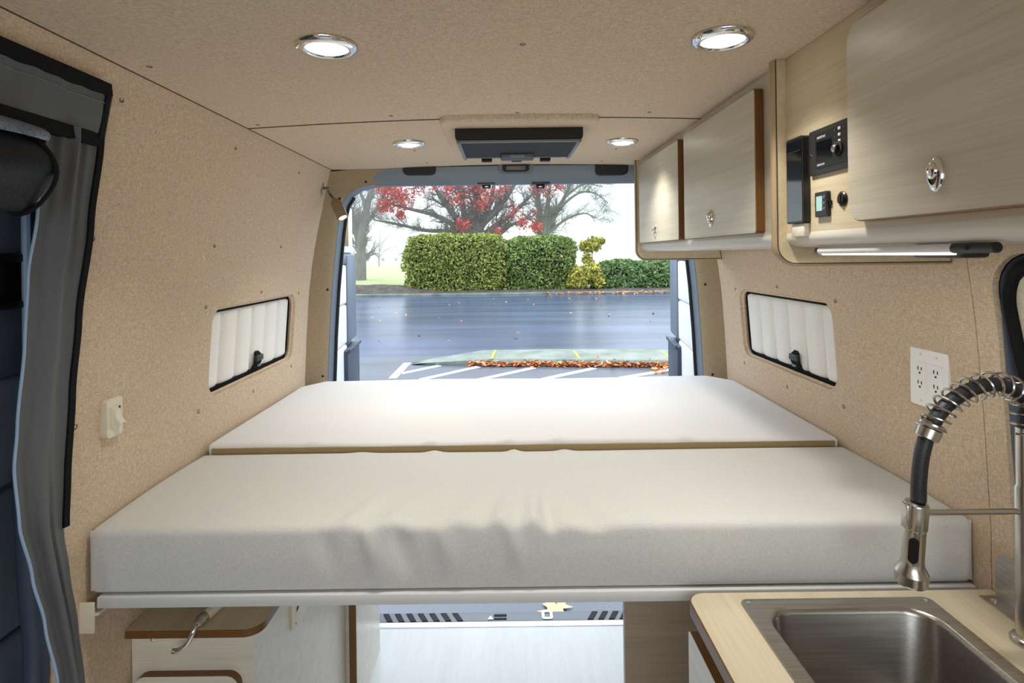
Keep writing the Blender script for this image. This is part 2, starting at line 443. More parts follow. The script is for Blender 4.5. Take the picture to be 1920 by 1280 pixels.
# blue-grey metal surround: flange running rearward, header, outer ring
full = [(XC-w, z) for w, z in OP] + [(XC+w, z) for w, z in OP[::-1]]
ringA = [(x, YO+.004, z) for x, z in full]; ringB = [(x+(.006 if x < XC else -.006), YO+.075, z-(.004 if z > 1.9 else 0)) for x, z in full]
outb = []
for x, z in full:
    outb.append((-1.06 if x < XC-.6 else (1.12 if x > XC+.6 else x), YO+.085, z if z < 1.9 else 2.15))
surround = MB().loft([ringA, ringB, outb], 0, False).build('trim_3', 'bluemetal', sharp=50, kind='structure')
for sg in (-1, 1):
    MB().tube([(p[0]-sg*.003, p[1], p[2]) for p in ringB if (p[0]-XC)*sg > .7], .0085, 8).build('door_seal', 'rubber', surround)
hx0, hx1 = XC-.62, XC+.86
hd = []
for (y, z) in ((2.445, 2.03), (2.452, 2.012), (2.466, 1.99), (2.487, 1.972), (2.504, 1.962), (2.515, 1.957)):
    hd.append([(hx0+(hx1-hx0)*i/16, y, z + (ceil_z(hx0+(hx1-hx0)*i/16)-2.035)*(.6 if z > 1.98 else 0)) for i in range(17)])
header = MB().loft(hd, 0, False).build('trim_4', 'headermetal', sharp=60, kind='structure')
for px in (787, 1146):
    p = at_y(px, 316, 2.455); g = MB()
    g.prism([(p.x+a, p.z+b) for a, b in [(-.072, .03), (-.072, -.012), (-.066, -.024), (-.052, -.030), (.052, -.030), (.066, -.024), (.072, -.012), (.072, .03)]], 'y', 2.440, 2.50)
    gp = g.build('grip_recess', 'black', header)
for px in (912, 1013):
    p = at_y(px, 344, 2.54); g = MB()
    g.box(p.x-.04, p.x+.04, 2.50, 2.56, p.z-.006, p.z+.009, .002).box(p.x-.02, p.x+.02, 2.525, 2.555, p.z-.022, p.z-.004, .004)
    lt = g.build('latch_striker', 'black', header)
    MB().box(p.x-.009, p.x+.009, 2.5215, 2.53, p.z-.018, p.z-.012, .001).build('striker_bar', 'chrome', lt)
# dome lamp on the header
p = at_y(967, 317, 2.45)
dl = thing('dome_lamp', 'small black oval lamp set in the middle of the grey rear header', 'lamp', (p.x, 2.46, p.z))
def oct_(cx, cz, w, h): return [(cx-w, cz+h), (cx-w, cz-h*.4), (cx-w*.9, cz-h*.8), (cx-w*.7, cz-h), (cx+w*.7, cz-h), (cx+w*.9, cz-h*.8), (cx+w, cz-h*.4), (cx+w, cz+h)]
MB().prism(oct_(p.x, p.z, .076, .022), 'y', 2.44, 2.475).build('housing', 'headermetal', dl)
MB().prism(oct_(p.x, p.z+.002, .058, .015), 'y', 2.435, 2.445).build('bezel', 'black', dl)
MB().prism(rrect(p.x-.042, p.x+.042, p.z-.006, p.z+.011, .005), 'y', 2.432, 2.438).build('lens', M['greyplastic'], dl)
b = MB()
for i in range(6): b.box(p.x-.022+.0075*i, p.x-.018+.0075*i, 2.4305, 2.4335, p.z-.002, p.z+.008)
b.build('filament_ribs', mat('amber_ribs', rgb(176, 134, 90), .4), dl)
# screws of the panels (small copies that share one mesh)
def screws(spots, par, nrm):
    first = None
    for p in spots:
        if first is None:
            s = MB().lathe([(.0062, 0), (.0062, .0012), (.0044, .0022), (.0036, .0008), (.0005, .0004)], p, nrm, 12)
            for i, f in enumerate(s.f): s.m[i] = 1 if i >= 24 else 0
            first = s.build('screw', ['screwtan', 'screwdark'], par); cur = first
        else:
            cur = first.copy(); COL.objects.link(cur)
        put(cur, p, par)
screws([at_wall(-1, *q) for q in ((228, 187), (174, 447), (402, 460), (442, 277), (527, 462), (561, 323), (141, 800), (386, 575), (372, 771), (490, 547), (475, 733), (546, 686), (560, 549))], wl, (1, 0, 0))
screws([at_wall(1, *q) for q in ((1379, 541), (1457, 537), (1566, 564), (1396, 680), (1476, 725), (1582, 762))], wr, (-1, 0, 0))
screws([at_ceil(*q) for q in ((280, 125), (483, 234), (733, 217), (970, 211), (1218, 210), (980, 83), (590, 306), (800, 305), (964, 303), (1128, 302), (1155, 279), (777, 282))], cl, (0, 0, -1))
for nm, side, spots in (('trim_1', -1, ((686, 341), (637, 372), (614, 543), (605, 705))), ('trim_2', 1, ((1322, 533), (1336, 702)))):
    par = bpy.data.objects[nm]
    screws([at_y(q[0], q[1], 2.418) for q in spots], par, (0, -1, 0))

# ------------------------------------------------------------------ the sliding door seen past the curtain
sd = MB().box(-1.0, -.955, -.2, 1.36, -.05, 1.62, .01).build('door_3', 'doorpanel', kind='structure')
b = MB()
for i, (z0, z1) in enumerate(((.12, .60), (.61, .93), (.94, 1.21), (1.22, 1.42))):
    b.softbox(-.962, -.935, .1, 1.34, z0, z1, .012, (3, 12, 6))
b.build('quilted_trim', 'doorpanel', sd)
MB().box(-.985, -.955, -.2, 1.36, 1.62, 2.05, .01).build('upper_panel', 'bluemetal', sd)
pk = MB().box(-.97, -.925, .8, 1.2, 1.55, 1.565, .004).box(-.97, -.925, .8, 1.2, 1.638, 1.655, .004).box(-.968, -.952, .8, 1.2, 1.56, 1.64).build('handle_recess', 'black', sd)
MB().box(-.965, -.955, 1.0, 1.2, 1.62, 1.64).build('recess_lip', 'darkblue', sd)
# seal of the door opening, lower part curving forward
pth = smooth_path([(-.905, 1.055, 1.25), (-.905, 1.062, 1.05), (-.90, 1.066, .9), (-.895, 1.05, .8), (-.888, 1.015, .70), (-.885, .96, .6), (-.88, .9, .3)])
MB().tube(pth, .021, 12).build('door_seal', M['darkblue'], sd)
MB().tube([(-.925, 1.085, 2.0), (-.925, 1.085, 1.4), (-.93, 1.08, .75)], .008, 8).build('edge_strip', 'zip', sd)

# ------------------------------------------------------------------ curtain on the doorway
ct = thing('curtain', 'dark grey zip-up doorway curtain with black edging at the left', 'curtain', (-.84, 1.03, .75))
def edge(tab, z):
    if z >= tab[0][0]: return Vector(tab[0][1:])
    for a, b2 in zip(tab, tab[1:]):
        if z >= b2[0]:
            t = (z-b2[0])/(a[0]-b2[0]); t2 = t*t*(3-2*t); return Vector(b2[1:]).lerp(Vector(a[1:]), t*.4+t2*.6)
    return Vector(tab[-1][1:])
def wx(z, d=.008): return XC-half(z)+d
def at_wall_in(side, px, py, d):
    y = 1.2
    for _ in range(80):
        r_ = ray(px, py); z = CAMZ+r_.z*y; y = (XC+side*(half(z)-d))/r_.x
    r_ = ray(px, py); return Vector((r_.x*y, y, CAMZ+r_.z*y))
RT = []
for px, py, y in ((184, 262, 1.10), (165, 420, 1.10), (142, 600, 1.10), (130, 740, 1.098), (121, 900, 1.095), (118, 985, 1.092), (131, 1070, 1.09), (147, 1170, 1.088), (160, 1280, 1.085), (172, 1370, 1.082)):
    q = at_wall_in(-1, px, py, .012 if py < 990 else .02+.00012*(py-990)); RT.append((q.z, q.x, q.y))
LT = []
for px, py, y in ((88, 235, 1.0), (70, 400, .99), (52, 520, .985), (46, 640, .98), (32, 800, .97), (26, 880, .968), (36, 985, .972), (60, 1080, .985), (84, 1170, 1.0), (108, 1280, 1.015), (128, 1370, 1.03)):
    q = at_wall_in(-1, px, py, .006 if py < 880 else .012+.00012*(py-880)); LT.append((q.z, q.x, q.y))
ztop, zbot = RT[0][0]+.01, .62
def curt(u, v):
    z = ztop + (zbot-ztop)*v
    l, r = edge(LT, z), edge(RT, z)
    x = l.x+(r.x-l.x)*u; y = l.y+(r.y-l.y)*u
    env = 4*u*(1-u)
    fold = .010*math.sin(u*9+z*2.2)*env + .012*gauss(u-.35-.25*(1.35-z), .10)*gauss(z-1.12, .22) - .014*gauss(u-.62+.2*(z-1.1), .07)*gauss(z-1.05, .25) + .006*math.sin(u*22+z*5)*env*gauss(z-1.9, .3)
    return (max(x+fold+.004*env, wx(z, .005)), y-fold*.5, z)
MB().grid(curt, 36, 110).build('panel', 'curtain', ct, sharp=180, merge=True)
bp = [Vector(curt(1.0, v/80)) for v in range(81)]; bp = [p for p in bp if p.z > 1.13]
b = MB(); b.loft([[p+Vector((.004, -.002, 0)), p+Vector((.006, .009, 0)), p+Vector((-.004, .011, 0)), p+Vector((-.004, -.002, 0))] for p in bp], 0, True, True)
b.build('edge_binding', 'binding', ct)
b = MB()
lp = [Vector(curt(0.0, v/160)) for v in range(10, 161)]
b.tube([p+Vector((.002, -.002, 0)) for p in lp], .0024, 6)
b.build('zipper', 'zip', ct)
# top valance
A0 = at_wall_in(-1, 207, 170, .016); A1 = at_wall_in(-1, 184, 262, .016); VY = A0.y-.004
vt, vb = A0.z, A1.z
def val(u, v):
    y = VY-.75*u; z = vt+(vb-vt)*v
    return (wx(z, .014)+.004*math.sin(u*40+v)*math.sin(math.pi*v)+.002*math.sin(u*95), y, z)
MB().grid(val, 60, 10).build('valance', 'curtain', ct, sharp=180)
b = MB()
for z in (vt, vb):
    b.loft([[Vector((wx(z, .019), VY+.004-.755*i/20, z+.012)), Vector((wx(z, .021), VY+.004-.755*i/20, z-.010)), Vector((wx(z, .009), VY+.004-.755*i/20, z-.012)), Vector((wx(z, .009), VY+.004-.755*i/20, z+.012))] for i in range(21)], 0, True, True)
b.loft([[Vector((wx(z, .02), VY-.006, z)), Vector((wx(z, .018), VY+.008, z)), Vector((wx(z, .008), VY+.008, z)), Vector((wx(z, .009), VY-.006, z))] for z in [vb+(vt-vb)*i/8 for i in range(9)]], 0, True, True)
b.build('valance_binding', 'binding', ct)
b = MB()
for z in (vt-.034,):
    b.tube([Vector(val(i/60, .28))+Vector((.0015, 0, 0)) for i in range(61)], .0008, 4)
b.build('stitching', 'greyplastic', ct)
zp = at_wall_in(-1, 71, 246, .034)
b = MB().box(zp.x-.004, zp.x+.004, zp.y-.004, zp.y+.004, zp.z-.012, zp.z+.006, .002)
for a, c in ((.012, .005), (.020, -.004), (.016, .012)):
    b.tube(smooth_path([zp+Vector((0, 0, -.01)), zp+Vector((a*.5, c*.5, -.028)), zp+Vector((a, c, -.055)), zp+Vector((a-.005, c+.002, -.05)), zp+Vector((a*.3, c*.3, -.02))], 5), .0013, 5)
b.build('zip_pull', 'chrome', ct)
# rolled insect screen hanging below the valance
c0 = at_wall_in(-1, 34, 322, .05)
rs = thing('bug_screen', 'rolled black mesh insect screen hanging in the doorway beside the curtain', 'screen', (c0.x, .7, c0.z-.07))
def roll(u, v):
    y = c0.y+.035-.6*v; a = 2*math.pi*u
    e = math.sqrt(min(1, v/.045)) if v < .045 else 1
    r = .053*(1+.06*math.sin(3*a+v*9))*max(.02, e) 
    return (c0.x+.008-.01*v+r*.8*math.cos(a), y, c0.z+.004*math.sin(v*14)+r*1.1*math.sin(a)-.01*math.sin(a*2))
MB().grid(roll, 32, 40).build('roll', 'mesh', rs, sharp=180)
def drop(u, v):
    y = c0.y+.03-.6*v
    top = Vector((wx(vb, .012), y, vb-.004)); bot = Vector((c0.x+.03, y-.01*u, c0.z+.05))
    q = top.lerp(bot, u); return (q.x+.018*math.sin(math.pi*u)+.004*math.sin(v*22), q.y, q.z)
MB().grid(drop, 10, 30).build('drop', pattern('daylit_mesh', [(.35, rgb(74, 86, 104)), (.65, rgb(140, 156, 180))], [((300, 300, 300), 1), ((9, 22, 30), .8)], .35), rs, sharp=180)  # blue light through the black mesh is put into this sheet's colour
e0 = [(c0.x+.008+.0455*math.cos(a), c0.y+.006, c0.z+.061*math.sin(a)-.01*math.sin(a*2)) for a in [2*math.pi*i/28 for i in range(28)]]
MB().tube(e0, .0035, 6, closed=True).build('edge_binding', 'binding', rs)

# ------------------------------------------------------------------ bed
BX0, BX1 = -.846, .940
bed = thing('bed_platform', 'pale grey bed platform whose front rail runs under both cushions', 'bed', (XC, 1.75, .92))
MB().box(BX0+.02, BX1, 1.122, 1.16, .9415, .964, .003).build('front_rail', 'lightgrey', bed)
MB().box(BX0+.03, BX1-.03, 1.16, 2.36, .946, .963).build('deck', 'lam_x', bed)
for yy in (1.55, 2.0, 2.34): MB().box(BX0+.03, BX1-.03, yy, yy+.03, .915, .946, .002).build('cross_bar', 'lightgrey', bed)
b = MB(); q = at_y(178, 1120, 1.118)
b.box(-.868, -.826, 1.113, 1.119, .898, .958, .001).box(-.868, -.863, 1.113, 1.30, .898, .958, .001).box(-.866, -.82, 1.119, 1.2, .93, .9345)
b.build('wall_bracket', 'ivory', bed)
b = MB().box(.90, .93, 1.113, 1.20, .898, .945, .001); b.build('wall_bracket', 'ivory', bed)
def d_front(p):
    x, y, z = p; top = max(0, min(1, (z-1.03)/.06)); d = Vector((0, 0, 0))
    u = (x-BX0)/(BX1-BX0)
    d.z += top*(.006*math.sin(math.pi*max(0, min(1, (y-1.13)/.432))) + .003*math.sin(x*5+1)*math.sin((y-1.13)*8))
    # gathers above the front edge, around the middle and a little left
    f = gauss(y-1.16, .11)
    for x0, s, a, sl in ((-.02, .02, .006, .25), (.05, .016, .006, .1), (.09, .014, -.005, -.1), (-.1, .03, .004, .4), (-.25, .02, .003, .5), (.18, .03, -.004, -.3), (-.33, .018, .003, .3)):
        d.z += 2.4*top*a*gauss(x-x0-sl*(y-1.13), s)*f
    face = gauss(y-1.13, .02)
    for x0, s, a in ((-.27, .012, .004), (-.21, .02, -.004), (-.12, .016, .003), (-.36, .02, -.002), (.02, .012, .003)):
        d.y -= 3.0*face*a*gauss(x-x0+.25*(z-1.03), s)*gauss(z-1.06, .05)
    # back-edge puckers next to the seam
    g = gauss(y-1.555, .03)
    for x0, s, a in ((-.2, .02, .006), (.02, .015, .007), (.16, .02, .005), (-.4, .03, .003)):
        d.z += top*a*gauss(x-x0, s)*g
    d.y -= face*.004*math.sin(math.pi*max(0, min(1, (z-.966)/.134)))
    return d
m1 = thing('mattress_cushion', 'cream bed cushion nearest the sink with its tall front side showing', 'cushion', (XC, 1.34, .9645), 'bed cushions')
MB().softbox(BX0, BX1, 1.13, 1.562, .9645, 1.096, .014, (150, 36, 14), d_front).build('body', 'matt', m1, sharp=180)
def edge_cord(x0, x1, y0, y1, z, r, par, m, rr=.0028):
    pts = [(x, y, z) for x, y in rrect(x0, x1, y0, y1, r)]
    return MB().tube(pts, rr, 6, closed=True).build('piping', m, par)
edge_cord(BX0+.0035, BX1-.0035, 1.1335, 1.5625, .972, .016, m1, 'matt')
for xx in (BX0+.004, BX1-.004): MB().tube([(xx, 1.134, .972+.12*i/8) for i in range(9)], .0026, 6).build('corner_seam', 'matt', m1)
RY1 = 2.385
def d_rear(p):
    x, y, z = p; d = Vector((0, 0, 0)); top = max(0, min(1, (z-1.03)/.06))
    u = (x-BX0)/(BX1-BX0); v = (y-1.572)/(RY1-1.572)
    d.z += top*(.006*math.sin(math.pi*u)*math.sin(math.pi*v) + .003*math.sin(x*6)*math.sin(y*5))
    for x0, a in ((.50, .007), (-.22, .006), (.0, .005), (-.55, .004), (.14, .005)):
        d.z += top*a*gauss(x-x0-.3*(y-1.57), .018)*gauss(y-1.585, .035)
    # rear corners are cut away around the door pillars
    back = max(0, v-.86)/.14
    if back > 0:
        lim = .89-.10*back
        xx = x-XC
        if abs(xx) > lim: d.x -= (abs(xx)-lim)*(1 if xx > 0 else -1)*.9
    return d
m2 = thing('mattress_cushion', 'white bed cushion behind the seam, reaching the open rear doors', 'cushion', (XC, 1.98, .9645), 'bed cushions')
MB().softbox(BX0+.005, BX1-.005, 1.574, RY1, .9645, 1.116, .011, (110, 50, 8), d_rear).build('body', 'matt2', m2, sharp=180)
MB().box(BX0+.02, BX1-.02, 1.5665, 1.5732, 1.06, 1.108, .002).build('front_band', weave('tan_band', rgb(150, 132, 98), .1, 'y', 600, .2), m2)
MB().tube([(BX0+.015+(BX1-BX0-.03)*i/60, 1.5735, 1.104+.0012*math.sin(i*.9)) for i in range(61)], .0032, 6).build('piping', 'matt', m2)

# ------------------------------------------------------------------ quilted window covers
def window_cover(side, R, label, strap_y):
    y0, y1, z0, z1 = R; zc = (z0+z1)/2
    X = lambda z, d: XC+side*(half(z)+d)
    t = thing('window_cover', label, 'window cover', (X(zc, .034), (y0+y1)/2, z0), 'quilted window covers')
    e = .004; nq = 6; w = (y1-y0-2*e)/nq
    def quilt(u, v):
        y = y0+e+(y1-y0-2*e)*u; z = z0+e+(z1-z0-2*e)*v
        k = (u*nq) % 1.0
        puff = .017*(1-abs(2*k-1)**4)*min(1, 6*v*(1-v)*2.2)
        # rounded corners: pull in
        r = .045
        cy = min(max(y, y0+e+r), y1-e-r); cz = min(max(z, z0+e+r), z1-e-r)
        dy, dz = y-cy, z-cz; L = math.hypot(dy, dz)
        if L > r: y, z = cy+dy/L*r, cz+dz/L*r
        return (X(z, .037)-side*puff, y, z)
    MB().grid(quilt, 72, 24).build('quilted_panel', 'quilt', t, sharp=180)
    outer = rrect(y0+e*.3, y1-e*.3, z0+e*.3, z1-e*.3, .048); inner = rrect(y0+.017, y1-.017, z0+.017, z1-.017, .034)
    rg = [[(X(z, .036), y, z) for y, z in outer], [(X(z, .024), y, z) for y, z in outer], [(X(z, .022), y, z) for y, z in inner], [(X(z, .036), y, z) for y, z in inner]]
    MB().loft(rg+[rg[0]], 0, True).build('black_edging', 'binding', t)
    # strap with a buckle at the bottom edge
    zs_ = z0+.008
    b = MB(); pts = [(zs_+.0, .026), (zs_+.03, .012), (zs_+.055, .012), (zs_+.075, .024)]
    wd = [.026, .026, .022, .006]
    rings = []
    for (z, d), ww in zip(pts, wd):
        rings.append([(X(z, d), strap_y-ww, z), (X(z, d), strap_y+ww, z), (X(z, d+.006), strap_y+ww, z), (X(z, d+.006), strap_y-ww, z)])
    b.loft(rings, 0, True, True)
    s = b.build('strap', 'binding', t)
    MB().box(X(zs_+.045, .004), X(zs_+.045, .014), strap_y-.03, strap_y+.022, zs_+.036, zs_+.056, .003).build('buckle', 'black', s)
    MB().box(X(zs_+.02, .006), X(zs_+.02, .012), strap_y-.012, strap_y+.008, zs_+.016, zs_+.024, .001).build('webbing_tag', 'greyplastic', s)
    return t
window_cover(-1, WL, 'white quilted cover in the small window of the left wall', 1.94)
window_cover(1, WR, 'white quilted cover in the small window of the right wall', 1.83)
# large cover in the front right window, mostly outside the picture
t = thing('window_cover', 'tall beige quilted cover with wide black edging behind the faucet', 'window cover', (.97, .65, 1.02), 'quilted window covers')
def big(u, v):
    z = 1.02+.595*v
    r = .085; y0, y1, z0, z1 = .33, 1.036, 1.02, 1.615
    y1 += -.030*gauss(z-1.30, .12) - .006
    y = .33+(y1-.33)*u
    cy = min(max(y, y0+r), y1-r); cz = min(max(z, z0+r), z1-r); dy, dz = y-cy, z-cz; L = math.hypot(dy, dz)
    if L > r: y, z = cy+dy/L*r, cz+dz/L*r
    puff = .010*(1-gauss(z-1.42, .006))*(1-gauss(z-1.23, .006))*min(1, 5*u*(1-u)*4)
    return (XC+half(z)+.020+.016*(1.6-z)/.5-puff, y, z)
MB().grid(big, 40, 60).build('quilted_panel', 'quilt_b', t, sharp=180)
per = [big(1, v/60) for v in range(61)] + [big(1-u/40, 1) for u in range(1, 41)] + [big(0, 1-v/60) for v in range(1, 61)] + [big(u/40, 0) for u in range(1, 40)]
MB().tube([Vector(p)+Vector((-.004, 0, 0)) for p in per], .0115, 8, closed=True).build('black_edging', 'binding', t)
jo = rrect(.302, 1.042, 1.002, 1.630, .073); ji = rrect(.40, .95, 1.09, 1.54, .05)
rings = [[(XC+half(z)+d, y, z) for y, z in jo] for d in (.0125, .056)] + [[(XC+half(z)+.056, y, z) for y, z in ji]]
w1 = MB().loft(rings, 0, True).build('window_1', 'bluemetal', kind='structure')
# window behind the small covers: metal frames and dark glass
for k, (side, R) in enumerate(((-1, WL), (1, WR))):
    y0, y1, z0, z1 = R
    MB().box(XC+side*(half(1.37)+.062), XC+side*(half(1.37)+.07), y0-.03, y1+.03, z0-.03, z1+.03).build('window_%d' % (k+2), 'screen', kind='structure')

# ------------------------------------------------------------------ switch, outlet, reading lamp
X0 = XC-half(1.31)
sw = thing('light_switch', 'ivory rocker light switch on the left wall above the front cushion', 'switch', (X0, 1.186, 1.27))
MB().prism(rrect(1.162, 1.210, 1.268, 1.349, .009), 'x', X0-.008, X0+.013).build('plate', 'ivory', sw)
MB().prism(rrect(1.173, 1.199, 1.286, 1.331, .004), 'x', X0+.011, X0+.0165).build('rocker_frame', 'ivory', sw)
b = MB(); b.add([(X0+.014, 1.1775, 1.291), (X0+.014, 1.1945, 1.291), (X0+.014, 1.1945, 1.327), (X0+.014, 1.1775, 1.327), (X0+.031, 1.1775, 1.296), (X0+.031, 1.1945, 1.296), (X0+.019, 1.1945, 1.325), (X0+.019, 1.1775, 1.325), (X0+.021, 1.1775, 1.308), (X0+.021, 1.1945, 1.308)],
      [[0, 1, 5, 4], [4, 5, 9, 8], [8, 9, 6, 7], [7, 6, 2, 3], [0, 4, 8, 7, 3], [1, 2, 6, 9, 5], [0, 3, 2, 1]])
b.build('rocker', 'ivory', sw)
MB().box(X0+.0165, X0+.018, 1.193, 1.197, 1.322, 1.330).build('indicator', 'black', sw)

X0 = XC+half(1.357)
ol = thing('power_outlet', 'white double power outlet plate with four sockets on the right wall', 'outlet', (X0, 1.22, 1.295))
pl = MB().prism(rrect(1.166, 1.275, 1.294, 1.42, .004), 'x', X0-.006, X0+.02).build('plate', 'white', ol)
for yc in (1.243, 1.197):
    rc = MB().prism(rrect(yc-.0165, yc+.0165, 1.324, 1.391, .002), 'x', X0-.0085, X0-.004).build('receptacle', 'white', ol)
    for zc in (1.342, 1.373):
        b = MB().box(X0-.0092, X0-.008, yc+.004, yc+.006, zc, zc+.008).box(X0-.0092, X0-.008, yc-.006, yc-.004, zc, zc+.007)
        b.lathe([(.0024, 0), (.0024, .0007)], (X0-.0092, yc, zc-.006), (1, 0, 0), 10)
        b.build('socket_slots', 'slot', rc)
for yc in (1.243, 1.197):
    for zc in (1.306, 1.408): MB().lathe([(.003, 0), (.003, .001), (.0012, .0016)], (X0-.006, yc, zc), (-1, 0, 0), 10).build('screw', 'ivory', ol)

q = at_wall(-1, 604, 353)
rl = thing('reading_lamp', 'small goose-neck reading lamp by the left rear pillar, glowing warm', 'lamp', q)
MB().lathe([(.015, 0), (.016, .003), (.013, .006), (.004, .007)], q, (1, 0, 0), 20, sx=.75, sy=1.9, xdir=(0, 1, 0)).build('wall_mount', 'nickel', rl)
h0 = at_y(627, 375, 2.33); h1 = at_y(643, 408, 2.31)
MB().tube(smooth_path([q+Vector((.004, 0, 0)), q+Vector((.028, -.008, -.002)), at_y(618, 362, 2.35), h0]), .006, 8).build('flexible_arm', mat('dark_nickel', (.26, .23, .2, 1), .35, .9), rl)
ax = (h1-h0).normalized(); L = (h1-h0).length
MB().lathe([(.006, -.006), (.014, 0), (.0215, .012), (.023, L*.6), (.022, L), (.018, L+.001), (.016, L-.006)], h0, ax, 20).build('head', mat('bronze_nickel', (.34, .27, .19, 1), .38, .8), rl)
MB().lathe([(.0155, L-.004), (.012, L+.001), (.001, L+.003)], h0, ax, 16).build('bulb', 'warmlens', rl)
lamp('reading_lamp_light', 'SPOT', h1+ax*.01, 1.2, (1, .78, .5), ax, spot_size=1.6, spot_blend=.6, shadow_soft_size=.012)

# ------------------------------------------------------------------ ceiling downlights
DLS = [((613, 85), 'round chrome ceiling light nearest the curtain, above the front cushion'),
       ((1355, 70), 'round chrome ceiling light beside the tall near overhead cabinet'),
       ((767, 268), 'round chrome ceiling light just left of the black ceiling vent'),
       ((1167, 264), 'round chrome ceiling light between the black vent and the rear cabinet doors')]
first = None
for (pp, lab) in DLS:
    c = at_ceil(*pp)
    if first is None:
        first = d = thing('ceiling_light', lab, 'ceiling light', c, 'recessed ceiling lights')
        MB().lathe([(.0555, 0), (.0555, -.003), (.051, -.0085), (.043, -.0105), (.0395, -.0095), (.038, -.004), (.037, .0)], c, (0, 0, 1), 48).build('rim', 'chrome', d, sharp=60)
        MB().lathe([(.038, -.006), (.030, -.0088), (.015, -.0105), (.0005, -.011)], c, (0, 0, 1), 40).build('lens', 'lens', d, sharp=60)
        MB().box(c.x-.052, c.x-.047, c.y-.022, c.y-.016, c.z-.012, c.z-.006, .001).build('switch_tab', 'chrome', d)
    else:
        d = copy_tree(first); d.location = c; d['label'] = lab; WPOS[d.name] = c
    lamp('ceiling_light_beam', 'AREA', c+Vector((0, 0, -.014)), 1.3, (1, .95, .85), (0, 0, -1), shape='DISK', size=.07, spread=math.radians(104))

# ------------------------------------------------------------------ ceiling vent unit
fx = XC+.004
vt_ = thing('roof_vent', 'black boxy roof vent with mesh grille on a tan ceiling plate', 'vent', (fx, 1.8, 2.03))
zc = 2.031
pts = rrect(fx-.228, fx+.228, 1.575, 2.10, .03)
MB().loft([[(x, y, zc+.004) for x, y in pts], [(x, y, zc-.009) for x, y in pts], [(fx+(x-fx)*.985, 1.84+(y-1.84)*.985, zc-.014) for x, y in pts]], 0, True, True).build('ceiling_plate', 'ceil', vt_)
def ring(hw, y0, y1, z): return [(fx-hw, y0, z), (fx+hw, y0, z), (fx+hw, y1, z), (fx-hw, y1, z)]
b = MB().loft([ring(.19, 1.662, 2.0, zc-.012), ring(.19, 1.66, 1.99, zc-.036), ring(.188, 1.658, 1.985, zc-.046), ring(.182, 1.662, 1.975, zc-.05)], 0, True, True)
b.build('housing', 'black', vt_)
fz = zc-.0505
b = MB()
for (x0, x1, y0, y1) in ((-.186, .186, 1.658, 1.672), (-.186, -.174, 1.66, 1.965), (.174, .186, 1.66, 1.965), (-.176, .176, 1.928, 1.936)):
    b.box(fx+x0, fx+x1, y0, y1, fz-.006, fz+.001, .002)
b.build('frame', 'greyplastic', vt_)
MB().box(fx-.174, fx+.174, 1.672, 1.93, fz-.003, fz, 0).build('grille', 'grille', vt_)
hb = MB().box(fx-.056, fx+.056, 1.875, 1.925, fz-.018, fz-.002, .004).build('control_block', 'black', vt_)
MB().box(fx-.054, fx+.054, 1.871, 1.876, fz-.0172, fz-.0035, .001).build('front_plate', 'greyplastic', hb)
letters('lettering', 'MAXXAIR', .011, (fx, 1.8705, fz-.0105), hb, 'print', (1, 0, 0), (0, 0, 1))
for dx in (-.105, 0, .1):
    MB().box(fx+dx-.018, fx+dx+.018, 1.955, 1.985, fz-.012, fz+.004, .002).build('clip', 'blackmatt', vt_)

# ------------------------------------------------------------------ overhead cabinets
FX, GX, DX = .571, .549, .551
def gable_pts(y):
    n = 8; r = .04; z0 = 1.613
    pts = [(GX, 2.026)]
    for i in range(n+1):
        a = math.radians(180+90*i/n); pts.append((GX+r+r*math.cos(a), z0+r+r*math.sin(a)))
    pts += [(XC+half(1.613)-.003, z0)]
    for z in (1.7, 1.8, 1.9, 2.0): pts.append((XC+half(z)-.003, z))
    pts.append((XC+.76, 2.012))
    return pts
COVE = [(FX, 1.676), (FX-.002, 1.667), (FX+.001, 1.658), (FX+.008, 1.651), (FX+.022, 1.648), (XC+.842, 1.648)]
def gable(y0, y1, par):
    b = MB(); pts = gable_pts(y0); b.prism(pts, 'y', y0, y1, 1, 0)
    o = b.build('end_panel', ['lam_warm', 'trimwood'], par)
    ep = [Vector((x, (y0+y1)/2, z)) for x, z in gable_pts(y0)[:12]]
    b = MB(); n = len(ep); off = []
    rings = []
    for i, p in enumerate(ep):
        t = (ep[min(i+1, n-1)]-ep[max(i-1, 0)]).normalized(); nn = Vector((t.z, 0, -t.x))
        if nn.x > 0 and nn.z > 0: nn = -nn
        if i == 0: nn = Vector((-1, 0, 0))
        if i == n-1: nn = Vector((0, 0, -1))
        w = (y1-y0)/2
        rings.append([p+Vector((0, -w-.0006, 0))+nn*.0005, p+Vector((0, -w*.7, 0))+nn*.003, p+Vector((0, w*.7, 0))+nn*.003, p+Vector((0, w+.0006, 0))+nn*.0005])
    b.loft(rings, 0, False); b.build('edge_band', 'gable_edge', o)
    b = MB(); ln = []
    for i, p in enumerate(ep):
        t = (ep[min(i+1, n-1)]-ep[max(i-1, 0)]).normalized(); nn = Vector((t.z, 0, -t.x))
        if nn.x > 0 and nn.z > 0: nn = -nn
        if i == 0: nn = Vector((-1, 0, 0))
        if i == n-1: nn = Vector((0, 0, -1))
        q_ = Vector((0, -(y1-y0)/2-.0008, 0))
        ln.append([p+q_-nn*.0008, p+q_-nn*.0034])
    b.loft(ln, 0, False); b.build('edge_line', 'seam', o)
def carcass(y0, y1, par, m):
    b = MB(); b.box(FX, FX+.015, y0, y1, 1.676, 2.024, 0, 0)
    b.build('face_frame', m, par)
    b = MB(); b.loft([[(x, y0, z) for x, z in COVE], [(x, y1, z) for x, z in COVE]], 0, False)
    b.build('cove_bottom', 'cove', par, sharp=60)
